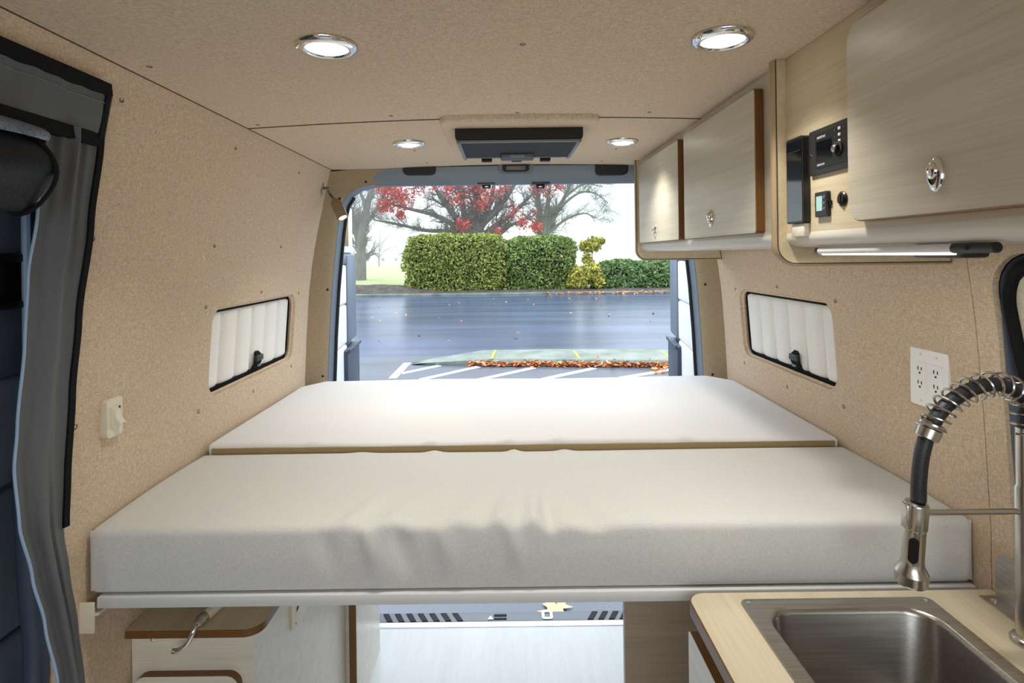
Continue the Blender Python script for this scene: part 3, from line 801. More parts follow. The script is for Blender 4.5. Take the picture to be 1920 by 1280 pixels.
def latch(par, y, z, s=1.0, x=DX):
    b = MB().lathe([(.0225*s, 0), (.0225*s, -.003*s), (.019*s, -.0058*s), (.0135*s, -.0065*s), (.013*s, -.004*s)], (x, y, z), (1, 0, 0), 32, sx=.58, sy=1, xdir=(0, 1, 0), caps=False)
    l = b.build('latch', 'chrome', par, sharp=60)
    MB().lathe([(.0105*s, -.003*s), (.0105*s, -.0085*s), (.008*s, -.0105*s), (.0005, -.011*s)], (x, y, z+.005*s), (1, 0, 0), 24, sx=.8, sy=1.05, xdir=(0, 1, 0)).build('push_button', 'chrome', l, sharp=60)
def cab_door(y0, y1, z0, z1, par, r, lz, ly):
    fo = rrect(y0, y1, z0, z1, r); fi = rrect(y0+.002, y1-.002, z0+.002, z1-.002, max(r-.002, .001))
    b = MB(); n = len(fo)
    A = [(DX, y, z) for y, z in fi]; B = [(DX+.002, y, z) for y, z in fo]; C = [(DX+.0195, y, z) for y, z in fo]
    b.loft([A, B, C], 1, True); b.add(A, [list(range(n))], 0); b.add(C, [list(range(n))], 0)
    d = b.build('door', ['lam_y', 'ply_x'], par, sharp=30)
    latch(d, ly, lz)
    return d
oc = thing('overhead_cabinet', 'pale wood overhead cabinet with two small doors above the bed', 'cabinet', (.7, 1.73, 1.613), 'overhead cabinets')
gable(2.318, 2.334, oc)
carcass(1.146, 2.318, oc, 'lam_y')
cab_door(1.222, 1.708, 1.680, 1.998, oc, .009, at_y(1333, 410, 1.50).z, .551*F/(1333-CX+.5))
cab_door(1.762, 2.275, 1.680, 1.998, oc, .009, at_y(1229, 432, 2.04).z, .551*F/(1229-CX+.5))
oc2 = thing('overhead_cabinet', 'pale wood overhead cabinet with one large door above the sink', 'cabinet', (.7, .5, 1.613), 'overhead cabinets')
gable(1.127, 1.1455, oc2)
carcass(-.35, 1.127, oc2, 'lam_warm')
cab_door(.25, .896, 1.685, 1.998, oc2, .03, at_y(1757, 327, .712).z, .551*F/(1757-CX+2))
MB().box(FX, XC+.82, -.36, -.345, 1.64, 2.02).build('end_panel', 'lam_warm', oc2)

# control panels on the cabinet face
tb = thing('wall_display', 'tall glossy black display at the edge of the front overhead cabinet', 'display', (FX, 1.07, 1.693))
MB().prism(rrect(1.040, 1.100, 1.693, 1.856, .005), 'x', FX-.014, FX).build('case', 'black', tb)
MB().prism(rrect(1.043, 1.097, 1.697, 1.852, .003), 'x', FX-.0147, FX-.013).build('screen', 'screen', tb)
MB().box(FX-.0152, FX-.0145, 1.046, 1.094, 1.8285, 1.8305).build('screen_line', 'black', tb)
MB().box(FX-.011, FX, 1.044, 1.088, 1.668, 1.692, .001).build('socket_cover', 'lam_x', tb)
iv = thing('inverter_panel', 'square black inverter remote panel with a knob, next to the large door', 'panel', (FX, .967, 1.777))
MB().prism(rrect(.899, 1.034, 1.777, 1.858, .004), 'x', FX-.005, FX).build('faceplate', 'panelblack', iv)
MB().prism(rrect(.905, 1.014, 1.787, 1.850, .006), 'x', FX-.0056, FX-.004).build('overlay', 'black', iv)
MB().box(FX-.0061, FX-.0054, .962, 1.009, 1.801, 1.835).build('display', 'screen', iv)
letters('lettering', 'xantrex', .0085, (FX-.0062, .993, 1.8425), iv, 'print')
letters('lettering', 'FREEDOM', .0052, (FX-.0062, .995, 1.793), iv, 'print')
kc = Vector((FX-.0054, .943, 1.812))
kb = MB().lathe([(.0125, 0), (.0125, -.002), (.009, -.003)], kc, (1, 0, 0), 24).build('knob_ring', 'blackmatt', iv)
MB().lathe([(.008, 0), (.0075, -.008), (.006, -.0095), (.0005, -.0098)], kc, (1, 0, 0), 20).build('knob', 'black', kb)
MB().lathe([(.006, -.0095), (.005, -.0103), (.0005, -.0105)], kc, (1, 0, 0), 20).build('knob_face', 'nickel', kb)
for i in range(3):
    z = 1.846-.0105*i
    b = MB().box(FX-.0065, FX-.0054, .936, .943, z-.0025, z+.0025, .0006)
    b.build('button', 'print', iv)
    MB().lathe([(.0011, 0), (.0011, -.0006)], (FX-.0056, .953, z-.001), (1, 0, 0), 8).build('status_light', 'greyplastic', iv)
    MB().lathe([(.0009, 0), (.0009, -.0006)], (FX-.0056, .928, z), (1, 0, 0), 8).build('status_light', 'greyplastic', iv)
MB().lathe([(.002, 0), (.002, -.0015)], (FX-.005, 1.0285, 1.814), (1, 0, 0), 10).build('screw', 'chrome', iv)
bm_ = thing('battery_monitor', 'small grey battery monitor with a glowing cyan screen', 'monitor', (FX, .985, 1.7))
MB().prism(rrect(.9765, 1.0155, 1.7005, 1.745, .003), 'x', FX-.006, FX).build('case', 'black', bm_)
MB().prism(rrect(.979, 1.013, 1.703, 1.7425, .002), 'x', FX-.0066, FX-.0055).build('faceplate', M['panelblack'], bm_)
MB().box(FX-.0071, FX-.0065, .991, 1.0095, 1.7115, 1.7375).build('screen', 'lcd', bm_)
for z in (1.7345, 1.7245, 1.7145): MB().lathe([(.0028, 0), (.0026, -.0012), (.0004, -.0014)], (FX-.0066, .9845, z), (1, 0, 0), 12, sx=.8, xdir=(0, 1, 0)).build('button', 'greyplastic', bm_)
for y in (1.0175, .9745): MB().box(FX-.004, FX, y-.003, y+.003, 1.720, 1.728, .001).build('mounting_ear', 'black', bm_)
dc = Vector((FX, .941, 1.727))
ds = thing('rotary_switch', 'small round black switch between the cyan monitor and the large door', 'switch', dc)
MB().lathe([(.0128, 0), (.0128, -.002), (.0105, -.004), (.0095, -.003)], dc, (1, 0, 0), 28).build('collar', 'black', ds)
MB().lathe([(.0095, -.002), (.0085, -.005), (.0005, -.0052)], dc, (1, 0, 0), 24).box(dc.x-.0068, dc.x-.004, dc.y-.003, dc.y+.003, dc.z-.0085, dc.z+.0085, .002).build('toggle', 'blackmatt', ds)
# under-cabinet tube light
lb = thing('light_bar', 'slim white tube light with black ends under the front overhead cabinet', 'light', (.585, .85, 1.633))
ya, yb = 1.035, .725
MB().tube([(.585, ya, 1.640), (.585, yb, 1.641)], .0065, 16).build('tube', 'tubebody', lb)
b = MB(); b.box(.5815, .5895, yb+.004, ya-.01, 1.6325, 1.6350, .0008); b.build('lit_strip', 'tubelens', lb)
MB().tube([(.585, ya+.010, 1.640), (.585, ya-.002, 1.640)], .0062, 14).build('end_cap', 'black', lb)
MB().tube([(.585, yb+.002, 1.641), (.585, .664, 1.6415), (.585, .662, 1.6415)], [.0068, .0068, .005], 14).build('switch_end', 'black', lb)
MB().lathe([(.0032, 0), (.003, -.001), (.0004, -.0012)], (.5785, .70, 1.6415), (1, 0, 0), 10).build('button', 'blackmatt', lb)
MB().box(.60, .64, .735, .825, 1.628, 1.648, .005).build('mount', 'black', lb)
lamp('light_bar_light', 'AREA', (.585, (ya+yb)/2, 1.630), .9, (1, .97, .92), (0, 0, -1), shape='RECTANGLE', size=.008, size_y=.29)

# ------------------------------------------------------------------ galley: countertop, cabinet, sink, faucet
CZ = .981
ctp = MB()
fo = []
x0, x1, y0, y1, r = .343, XC+.889, .15, 1.086, .032
fo = [(x1, y0), (x1, y1)] + [(x0+r+r*math.cos(math.radians(90+90*i/8)), y1-r+r*math.sin(math.radians(90+90*i/8))) for i in range(9)] + [(x0, y0)]
fi = [(x+(.002 if x < .5 else 0), y-(.002 if y > 1 else 0)) for x, y in fo]
n = len(fo)
ctp.loft([[(x, y, CZ-.026) for x, y in fo], [(x, y, CZ-.002) for x, y in fo], [(x, y, CZ) for x, y in fi]], 1, True)
ctp.add([(x, y, CZ) for x, y in fi], [list(range(n))], 0); ctp.add([(x, y, CZ-.026) for x, y in fo], [list(range(n))], 1)
counter = ctp.build('countertop', ['counter', 'ply_z'], sharp=30, label='pale wood countertop with plywood edge holding the steel sink', category='countertop')
cut(counter, MB().prism(rrect(.452, .776, .43, 1.042, .045), 'z', .9, 1.05))
gc = thing('galley_cabinet', 'low kitchen cabinet with white fronts under the sink countertop', 'cabinet', (.63, .6, 0))
b = MB().box(.366, .384, .17, 1.084, 0, .953).box(.384, .915, 1.066, 1.084, 0, .953).box(.384, .915, .17, .188, 0, .953).box(.384, .915, .188, 1.066, .05, .068)
b.build('carcass', 'lam_y', gc)
def front(y0, y1, z0, z1):
    fo = rrect(y0, y1, z0, z1, .012); b = MB(); n = len(fo)
    A = [(.3455, y, z) for y, z in fo]; C = [(.3655, y, z) for y, z in fo]
    b.loft([A, C], 1, True); b.add(A, [list(range(n))], 0); b.add(C, [list(range(n))], 0)
    return b.build('door', ['doorwhite', 'ply_x'], gc, sharp=30)
front(.64, 1.078, .06, .917); front(.19, .632, .06, .917)
sk = thing('sink', 'stainless steel drop-in sink set into the pale countertop', 'sink', (.615, .73, CZ))
R0 = rrect(.435, .795, .405, 1.060, .014); 
def ins(x0, x1, y0, y1, r, z): return [(x, y, z) for x, y in rrect(x0, x1, y0, y1, r, 6)]
b = MB().loft([ins(.435, .795, .405, 1.06, .014, CZ+.0005), ins(.436, .794, .406, 1.059, .014, CZ+.003), ins(.462, .770, .435, 1.034, .05, CZ+.0032), ins(.466, .766, .439, 1.030, .05, CZ+.001), ins(.469, .763, .442, 1.027, .05, CZ-.008),
               ins(.474, .758, .447, 1.022, .05, CZ-.15), ins(.480, .752, .453, 1.016, .05, CZ-.172), ins(.495, .737, .468, 1.001, .045, CZ-.186), ins(.52, .712, .49, .98, .03, CZ-.19), ins(.58, .65, .7, .77, .03, CZ-.194)], 0, True)
b.add(ins(.58, .65, .7, .77, .03, CZ-.194), [list(range(28))], 0)
b.build('basin', 'sink', sk, sharp=50)
MB().lathe([(.042, 0), (.042, .003), (.03, .004), (.027, .001), (.0005, .0)], (.615, .735, CZ-.1935), (0, 0, 1), 28).build('drain', 'chrome', sk)
for x, y in ((.449, 1.047), (.780, 1.047)): MB().lathe([(.004, 0), (.004, .0012), (.002, .0018)], (x, y, CZ+.003), (0, 0, 1), 12).build('screw', 'chrome', sk)

FY = .935
fc = thing('faucet', 'brushed nickel spring-neck kitchen faucet with black hose behind the sink', 'faucet', (.866, FY, CZ))
MB().lathe([(.024, 0), (.024, .006), (.021, .010), (.0155, .012), (.0155, .26), (.013, .264), (.013, .36)], (.866, FY, CZ), (0, 0, 1), 28).build('pole', 'nickel', fc)
MB().tube([(.866, FY-.014, CZ+.09), (.866, FY-.05, CZ+.095), (.866, FY-.10, CZ+.12)], [.008, .007, .005], 12).build('lever', 'nickel', fc)
hp = [at_y(x, y, FY) for x, y in ((1722, 938), (1723, 900), (1729, 850), (1742, 808))]
sp = [at_y(x, y, FY) for x, y in ((1742, 808), (1763, 772), (1790, 747), (1825, 728), (1862, 720), (1897, 728), (1925, 752))] + [Vector((.868, FY, CZ+.385)), Vector((.866, FY, CZ+.35))]
hose = smooth_path(hp+sp[1:], 10)
MB().tube(hose, .0115, 14).build('hose', pattern('braided_hose', [(.42, rgb(14, 14, 16)), (.6, rgb(52, 54, 60))], [((700, 700, 700), 1)], .45), fc)
spp = smooth_path(sp, 40); acc = [0]
for a, c in zip(spp, spp[1:]): acc.append(acc[-1]+(c-a).length)
helix = []; pitch = .0165
for i, p in enumerate(spp):
    t = (spp[min(i+1, len(spp)-1)]-spp[max(i-1, 0)]).normalized(); sv = Vector((0, 1, 0)); w = t.cross(sv).normalized()
    helix.append((acc[i], p, sv, w))
hl = []; k = 0; Lt = acc[-1]; N = int(Lt/pitch*18)
for j in range(N+1):
    s = Lt*j/N
    while k < len(helix)-2 and helix[k+1][0] < s: k += 1
    q = (s-helix[k][0])/max(1e-6, helix[k+1][0]-helix[k][0]); p = helix[k][1].lerp(helix[k+1][1], q); w = helix[k][3].lerp(helix[k+1][3], q).normalized()
    a = 2*math.pi*s/pitch; hl.append(p+(helix[k][2]*math.cos(a)+w*math.sin(a))*.0195)
MB().tube(hl, .0021, 6).build('spring', 'nickel', fc)
a0 = hp[-1]; ad = (sp[1]-hp[-2]).normalized()
MB().lathe([(.014, -.006), (.0175, -.004), (.0185, .012), (.0165, .014), (.0195, .017), (.0195, .021), (.015, .024)], a0-ad*.008, ad, 24).build('ferrule', 'nickel', fc)
t0, t1 = at_y(1719, 940, FY), at_y(1708, 1090, FY+.016); hx = (t1-t0).normalized(); HL = (t1-t0).length
hd_ = MB().lathe([(.0115, 0), (.0165, .002), (.0178, .006), (.0178, .045), (.0162, .048), (.0166, HL*.72), (.018, HL*.78), (.0225, HL*.84), (.0248, HL*.87), (.0248, HL-.003), (.0235, HL), (.019, HL-.001)], t0, hx, 40).build('spray_head', 'nickel', fc, sharp=22)
tc_ = Vector((-t0.x, -FY, 0)).normalized(); tl_ = Vector((-tc_.y, tc_.x, 0))
bt = t0+hx*(HL*.56)+tc_*.0155
b = MB(); rp = rrect(-.0078, .0078, -.023, .023, .0077)
b.loft([[bt+tl_*u-tc_*(.004*abs(u)/.0075)+hx*v for u, v in rp], [bt+tl_*u*.92+tc_*(.0035-.003*abs(u)/.0075)+hx*v*.96 for u, v in rp]], 0, True, True)
b.build('spray_button', 'black', hd_)
MB().box(t0.x-.0225, t0.x-.015, FY-.009, FY+.009, t0.z-.044, t0.z-.002, .003).build('holder_clip', 'nickel', fc)
az = at_y(1760, 960, FY).z
MB().tube([(t0.x+.012, FY, az), (.86, FY, az)], .0048, 12).build('holder_arm', 'nickel', fc)
# bracket plate along the wall behind the faucet
bk = thing('metal_bracket', 'angled steel bracket plate on the countertop against the right wall', 'bracket', (.906, .7, CZ))
pts = [(1.058, CZ+.001), (1.058, CZ+.072), (1.05, CZ+.086), (1.038, CZ+.09), (.35, CZ+.09), (.35, CZ+.001)]
b = MB().prism(pts, 'x', .9205, .9225).box(.892, .9225, .35, 1.062, CZ+.0005, CZ+.0025)
b.build('plate', 'steel', bk)
MB().lathe([(.0055, 0), (.0055, .002), (.002, .0035)], (.906, 1.045, CZ+.0025), (0, 0, 1), 14).build('screw', 'chrome', bk)

# ------------------------------------------------------------------ under the bed
sb = thing('storage_cabinet', 'low wood cabinet with a rounded plywood lid under the bed', 'cabinet', (-.72, 1.6, 0))
LX0, LX1 = -.852, -.553
fo = [(LX0, 1.243)] + [(LX1-.04+.04*math.cos(math.radians(-90+90*i/8)), 1.243+.04+.04*math.sin(math.radians(-90+90*i/8))) for i in range(9)] + [(LX1, 1.97), (LX0, 1.97)]
n = len(fo)
b = MB().loft([[(x, y, .799) for x, y in fo], [(x, y, .817) for x, y in fo]], 1, True)
b.add([(x, y, .817) for x, y in fo], [list(range(n))], 0); b.add([(x, y, .799) for x, y in fo], [list(range(n))], 0)
b.build('lid', ['lam_warm', 'ply_z'], sb, sharp=30)
MB().box(LX0, -.577, 1.265, 1.97, 0, .799).build('body', 'lam_x', sb)
b = MB(); fo = rrect(-.838, -.603, .2, .712, .028); n = len(fo)
A = [(x, 1.2455, z) for x, z in fo]; C = [(x, 1.2645, z) for x, z in fo]
b.loft([A, C], 1, True); b.add(A, [list(range(n))], 0); b.add(C, [list(range(n))], 0)
b.build('door', ['lam_x', 'ply_y'], sb, sharp=30)
MB().lathe([(.0045, 0), (.0045, .002), (.001, .004)], (-.805, 1.265, .783), (0, -1, 0), 12).build('screw', 'chrome', sb)
rc_ = thing('wheel_arch_cabinet', 'pale cabinet behind the lidded one, its brown plywood edge showing', 'cabinet', (-.7, 2.15, 0))
b = MB().box(-.539-.0015, -.539, 1.9815, 2.34, 0, .93, 0, 0).box(-.565, -.5405, 1.98, 2.34, 0, .93, 0, 1).box(LX0, -.565, 1.985, 2.34, 0, .93, 0, 0)
b.build('body', ['lam_x', 'ply_x'], rc_)
MB().lathe([(.003, 0), (.003, .001), (.001, .002)], (-.539, 2.0, .56), (1, 0, 0), 10).build('screw', 'chrome', rc_)
vg = thing('vent_grille', 'small white slotted vent plate on the side of the lidded cabinet', 'vent', (-.576, 1.56, .65))
MB().box(-.577, -.568, 1.486, 1.66, .652, .83, .001).build('plate', 'ivory', vg)
b = MB()
for i in range(5):
    for j in range(2):
        z = .69+.03*i; y = 1.50+.065*j
        b.add([(-.5676, y, z), (-.5676, y+.05, z+.016), (-.5676, y+.05, z+.028), (-.5676, y, z+.012)], [[0, 1, 2, 3]])
b.build('slots', 'slot', vg)
MB().lathe([(.004, 0), (.003, .002), (.001, .003)], (-.568, 1.495, .665), (1, 0, 0), 10).build('screw', 'chrome', vg)
rod = thing('hooked_rod', 'beige metal rod with a chrome hook lying on the wooden lid', 'rod', (-.65, 1.5, .817))
r0, r1 = Vector((-.690, 1.255, .831)), Vector((-.605, 1.72, .831))
MB().tube([r0, r1], .0125, 14).build('tube', 'ivory', rod)
dv = (r1-r0).normalized()
MB().lathe([(.006, -.016), (.0095, -.012), (.011, -.002), (.0128, 0), (.0128, .012)], r0, dv, 14).build('collar', 'nickel', rod)
MB().tube(smooth_path([r0-dv*.008, r0+Vector((-.006, -.02, -.012)), r0+Vector((-.016, -.026, -.034)), r0+Vector((-.034, -.03, -.046)), r0+Vector((-.046, -.032, -.046))], 6), [.0055]*25, 10).build('hook', 'chrome', rod)
pn = MB().box(.360, .92, 1.74, 1.765, 0, .93, .001).build('partition_panel', 'panel', label='brown-grey wood panel standing under the right side of the bed', category='panel')

# ------------------------------------------------------------------ rear doors, swung open
def rear_door(name, hinge, ang, side):
    base = Vector(hinge)
    R = Matrix.Translation(base) @ Matrix.Rotation(math.radians(ang)*(-side), 4, 'Z')
    # local: x across (side*out is +x), y along the door
    def B(): return MB()
    s = side
    d = B().box(s*.012, s*.055, 0, .78, -.06, 1.62, .01).box(s*.012, s*.055, 0, .10, 1.62, 1.97, .006).box(s*.012, s*.055, .69, .78, 1.62, 1.93, .006).box(s*.012, s*.055, 0, .76, 1.93, 1.98, .006).xf(R).build(name, 'bluemetal', kind='structure')
    B().box(-s*.02, s*.02, .50, .765, 1.16, 1.655, .014).box(-s*.012, s*.02, .02, .765, 1.60, 1.66, .01).xf(R).build('inner_frame', 'bluemetal', d)
    B().box(-s*.01, s*.03, .38, .72, 1.662, 1.93, .012).xf(R).build('upper_trim', 'quilt', d)
    B().box(-s*.0125, s*.0, .47, .58, 1.70, 1.86, .012).xf(R).build('trim_recess', 'pillar', d)
    B().box(-s*.035, s*.015, .40, .77, .85, 1.135, .014).box(-s*.045, -s*.03, .40, .77, 1.12, 1.14, .004).xf(R).build('door_pocket', 'darkblue', d)
    b = B()
    for i in range(4): b.softbox(min(-s*.012, s*.02), max(-s*.012, s*.02), .03, .50, .72+.22*i, .937+.22*i, .014, (3, 8, 5))
    b.xf(R).build('quilted_cover', 'quilt', d)
    b = B()
    for z in (1.70, 1.80, 1.90): b.box(s*.0, s*.012, .735, .755, z, z+.012)
    b.xf(R).build('fixing_slots', 'blackmatt', d)
    return d
rear_door('door_1', (-.846, 2.62, 0), 5.2, -1)
rear_door('door_2', (.90, 2.62, 0), 8.8, 1)
# bumper step below the threshold
bs = thing('rear_bumper', 'dark ribbed bumper step just outside the rear threshold', 'bumper', (XC, 2.66, -.28))
MB().box(-.85, .91, 2.59, 2.70, -.28, -.075, .012).build('step', M['greyplastic'], bs)
MB().box(-.62, .68, 2.598, 2.622, -.078, -.071, .002).build('tread_strip', 'blackmatt', bs)
first = None
for x in [-.60+.055*i for i in range(7)] + [.40+.05*i for i in range(6)]:
    sg = 1 if x < 0 else -1
    MB().prism([(x, 2.685), (x+.026, 2.685), (x+.026+sg*.03, 2.628), (x+sg*.03, 2.628)], 'z', -.076, -.0715).build('tread_rib', 'blackmatt', bs)
MB().box(-.07, -.01, 2.66, 2.672, -.076, -.0715).box(-.07, -.01, 2.636, 2.645, -.076, -.0715).build('tread_bar', 'blackmatt', bs)
b = MB(); cx = .183
o_, i_ = rrect(cx-.026, cx+.026, 2.632, 2.695, .012), rrect(cx-.013, cx+.013, 2.645, 2.682, .006)
b.loft([[(x, y, -.0745) for x, y in o_], [(x, y, -.071) for x, y in o_], [(x, y, -.071) for x, y in i_], [(x, y, -.0745) for x, y in i_]], 0, True)
b.build('white_mark', 'white', bs)
b = MB().prism([(-.10, 2.634), (-.072, 2.634), (-.086, 2.66)], 'z', -.0745, -.071); b.build('white_mark', 'white', bs)

# ------------------------------------------------------------------ outside
rnd = random.Random(7)
GZ = -.72
M['asphalt'] = pattern('wet_asphalt', [(.3, rgb(64, 68, 76)), (.5, rgb(78, 83, 92)), (.72, rgb(92, 98, 108))], [((60, 60, 60), .7), ((.5, 1.6, 1), 1)], .33, bump=.12, bdist=.003, spec=.6)
M['road'] = pattern('wet_road', [(.35, rgb(54, 63, 84)), (.65, rgb(82, 94, 120))], [((.12, .7, 1), 1), ((30, 30, 30), .3)], .24, spec=.6)
M['kerbm'] = pattern('mossy_kerb', [(.35, rgb(88, 98, 84)), (.65, rgb(128, 134, 124))], [((2, 2, 2), 1), ((30, 30, 30), .5)], .6)
M['soil'] = pattern('leafy_soil', [(.35, rgb(50, 46, 44)), (.6, rgb(84, 76, 68))], [((3, 3, 3), 1), ((14, 14, 14), .7)], .9)
M['grass'] = pattern('lawn', [(.3, rgb(120, 128, 74)), (.6, rgb(150, 156, 98)), (.75, rgb(164, 150, 104))], [((.6, .6, .6), 1), ((8, 8, 8), .7)], .9)
M['paint'] = mat('white_road_paint', rgb(232, 234, 236), .5)
M['limepaint'] = mat('lime_paint', rgb(190, 220, 40), .5)
ground = MB().box(-30, 30, 2.4, 13.2, GZ-.1, GZ).build('ground', 'asphalt', kind='structure')
rd = MB().box(-45, 45, 13.2, 33.4, GZ-.1, GZ).build('road', 'road', kind='structure')
b = MB()
for a, c, w in (((764, 680), (736, 709), .16), ((824, 685), (752, 700), .15), ((897, 687), (790, 711), .16), ((1001, 689), (900, 711), .16), ((1114, 690), (1020, 710), .16), ((1262, 692), (1165, 708), .16)):
    p, q = at_z(*a, GZ+.004), at_z(*c, GZ+.004); t = (q-p).normalized(); nn = Vector((-t.y, t.x, 0))*w/2
    b.add([p-nn, p+nn, q+nn, q-nn], [[0, 1, 2, 3]])
b.build('parking_line', 'paint', ground)
# kerbed island
il = [at_z(772, 684, GZ), at_z(800, 684.5, GZ), at_z(900, 685, GZ), at_z(1050, 686, GZ), at_z(1180, 687, GZ), at_z(1300, 688, GZ), at_z(1500, 690, GZ)]
fr_ = [Vector((p.x, p.y, GZ)) for p in il]
ht = [.02, .06, .14, .15, .15, .15, .15]; dp = [.1, .45, 1.15, 1.3, 1.35, 1.35, 1.35]
rings = []
for p, h, d_ in zip(fr_, ht, dp):
    rings.append([p+Vector((0, .2 if p is fr_[0] else 0, -.03)), p+Vector((0, .0, h*.85)), p+Vector((0, .03, h)), p+Vector((0, .16, h)), p+Vector((0, d_-.05, h)), p+Vector((0, d_, h*.8)), p+Vector((0, d_+.02, -.03))])
kb_ = MB().loft(rings, 0, False).build('kerb', 'kerbm', sharp=60, kind='structure')
b = MB()
for a, c in (((929, 656), (922, 672)), ((1076, 657), (1086, 671)), ((1240, 658), (1262, 674))):
    p, q = at_z(*a, GZ+.155), at_z(*c, GZ+.155); nn = Vector((.025, 0, 0))
    b.add([p-nn, p+nn, q+nn, q-nn], [[0, 1, 2, 3]])
b.build('painted_line', 'limepaint', kb_)
# far verge: kerb, soil bed, lawn
MB().box(-45, 45, 33.0, 33.35, GZ-.05, GZ+.13, .03).build('kerb', 'kerbm', kind='structure')
def bed_fn(u, v):
    x = -40+80*u; y = 33.3+3.2*v
    left = 1/(1+math.exp((x+5.5)*1.6))
    h = .13+(.10+.42*left)*math.sin(math.pi*min(1, v*1.2))+.03*math.sin(x*3.1)*math.sin(v*9+x)
    return (x, y, GZ+h)
MB().grid(bed_fn, 160, 14).build('planting_bed', 'soil', kind='structure')
def lawn_z(x, y):
    t = max(0, min(1, (y-52)/46)); t = t*t*(3-2*t)
    return GZ+.22+.06*math.sin(x*.2)*math.sin(y*.15)+1.3*t
def lawn(u, v):
    x = -120+240*u; y = 36.2+130*v
    return (x, y, lawn_z(x, y))
MB().grid(lawn, 60, 60).build('lawn', 'grass', kind='structure')

def leaf_quads(mb, pts, size, rnd, flat=.0, m=0):
    for p in pts:
        d = Vector((rnd.gauss(0, 1), rnd.gauss(0, 1), rnd.gauss(0, 1)*(1-flat)))
        if d.length < .01: continue
        d.normalize(); e = d.cross(Vector((rnd.gauss(0, 1), rnd.gauss(0, 1), rnd.gauss(0, 1)))).normalized()
        if flat:
            e = Vector((-d.y, d.x, rnd.uniform(-.4, .4))).normalized()
        s = size*rnd.uniform(.6, 1.35); w = s*.5; p = Vector(p)
        mb.add([p-d*s*.5, p+e*w*.5+d*s*.05, p+d*s*.5, p-e*w*.5+d*s*.05], [[0, 1, 2, 3]], m)
def leafmat(name, c1, c2, c3, f=.9):
    q = pattern(name, [(.3, c1), (.5, c2), (.7, c3)], [((f, f, f), 1), ((7, 7, 7), 1.0)], .6, spec=.3)
    return q
M['hedge'] = leafmat('hedge_leaf', rgb(104, 118, 54), rgb(146, 156, 80), rgb(176, 174, 100))
M['hedge2'] = leafmat('hedge_leaf_green', rgb(94, 114, 60), rgb(128, 146, 80), rgb(158, 170, 102))
M['hedge3'] = leafmat('shrub_leaf', rgb(86, 112, 68), rgb(116, 142, 90), rgb(146, 168, 112))
M['yellowleaf'] = leafmat('yellow_leaf', rgb(140, 142, 62), rgb(176, 172, 84), rgb(198, 186, 100))
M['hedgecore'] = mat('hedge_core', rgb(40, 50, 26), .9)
def bush(name, label, cen, rad, n, size, m, power=4.0, lump=.06, seed=1, core=.9, group=None):
    r = random.Random(seed); c = Vector(cen); R = Vector(rad)
    t = thing(name, label, 'hedge' if 'hedge' in name else 'shrub', (c.x, c.y, c.z-R.z), group)
    def surf(th, ph, k=1.0):
        d = Vector((math.cos(ph)*math.cos(th), math.cos(ph)*math.sin(th), math.sin(ph)))
        e = (abs(d.x)**power+abs(d.y)**power+abs(d.z)**power)**(-1/power)
        q = d*e*k
        w = 1+lump*(math.sin(q.x*R.x*2.3+seed)*math.sin(q.z*R.z*2.9+1)+.6*math.sin(q.x*R.x*5.1+q.y*3)*math.sin(q.z*R.z*6.0+seed))
        return Vector((c.x+q.x*R.x*w, c.y+q.y*R.y*w, c.z+q.z*R.z*w))
    b = MB(); nu, nv = 48, 24
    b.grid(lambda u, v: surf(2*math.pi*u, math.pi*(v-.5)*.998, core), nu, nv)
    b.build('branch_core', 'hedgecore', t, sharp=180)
    pts = []
    # sample evenly by area: pick points on a box, project radially
    A = [R.x*R.z, R.y*R.z, R.x*R.y]
    for _ in range(n):
        a = r.choices((0, 1, 2), A)[0]; u, v = r.uniform(-1, 1), r.uniform(-1, 1)
        if a == 0: d = Vector((u, -1 if r.random() < .8 else 1, v))
        elif a == 1: d = Vector((r.choice((-1, 1)), u, v))
        else: d = Vector((u, v, 1 if r.random() < .9 else -1))
        th = math.atan2(d.y, d.x); ph = math.atan2(d.z, math.hypot(d.x, d.y))
        p = surf(th, ph, r.uniform(.9, 1.03)); pts.append(p)
    b = MB(); leaf_quads(b, pts, size, r)
    b.build('foliage', m, t, merge=False, sharp=180)
    return t
def span(px0, px1, py0, py1, y):
    a, b2 = at_y(px0, py0, y), at_y(px1, py1, y); return (a.x+b2.x)/2, (a.z+b2.z)/2, abs(b2.x-a.x)/2, abs(b2.z-a.z)/2
x, z, rx, rz = span(761, 946, 441, 553, 35.0)
bush('hedge', 'clipped olive green hedge block, the wider of the two joined tall blocks', (x, 35.8, z), (rx+.13, 1.6, rz), 16000, .2, 'hedge', 6, .035, 3, group='hedges across the road')
x, z, rx, rz = span(952, 1078, 444, 553, 35.0)
bush('hedge', 'darker green hedge block joined to the right of the olive hedge', (x, 36.0, z), (rx+.13, 1.5, rz), 10000, .21, 'hedge2', 5, .06, 5, group='hedges across the road')
x, z, rx, rz = span(1112, 1300, 490, 554, 35.0)
bush('low_hedge', 'low loose green hedge below the overhead cabinet, right of the tall hedges', (x, 35.9, z), (rx, 1.3, rz), 9000, .25, 'hedge3', 3.2, .09, 8)
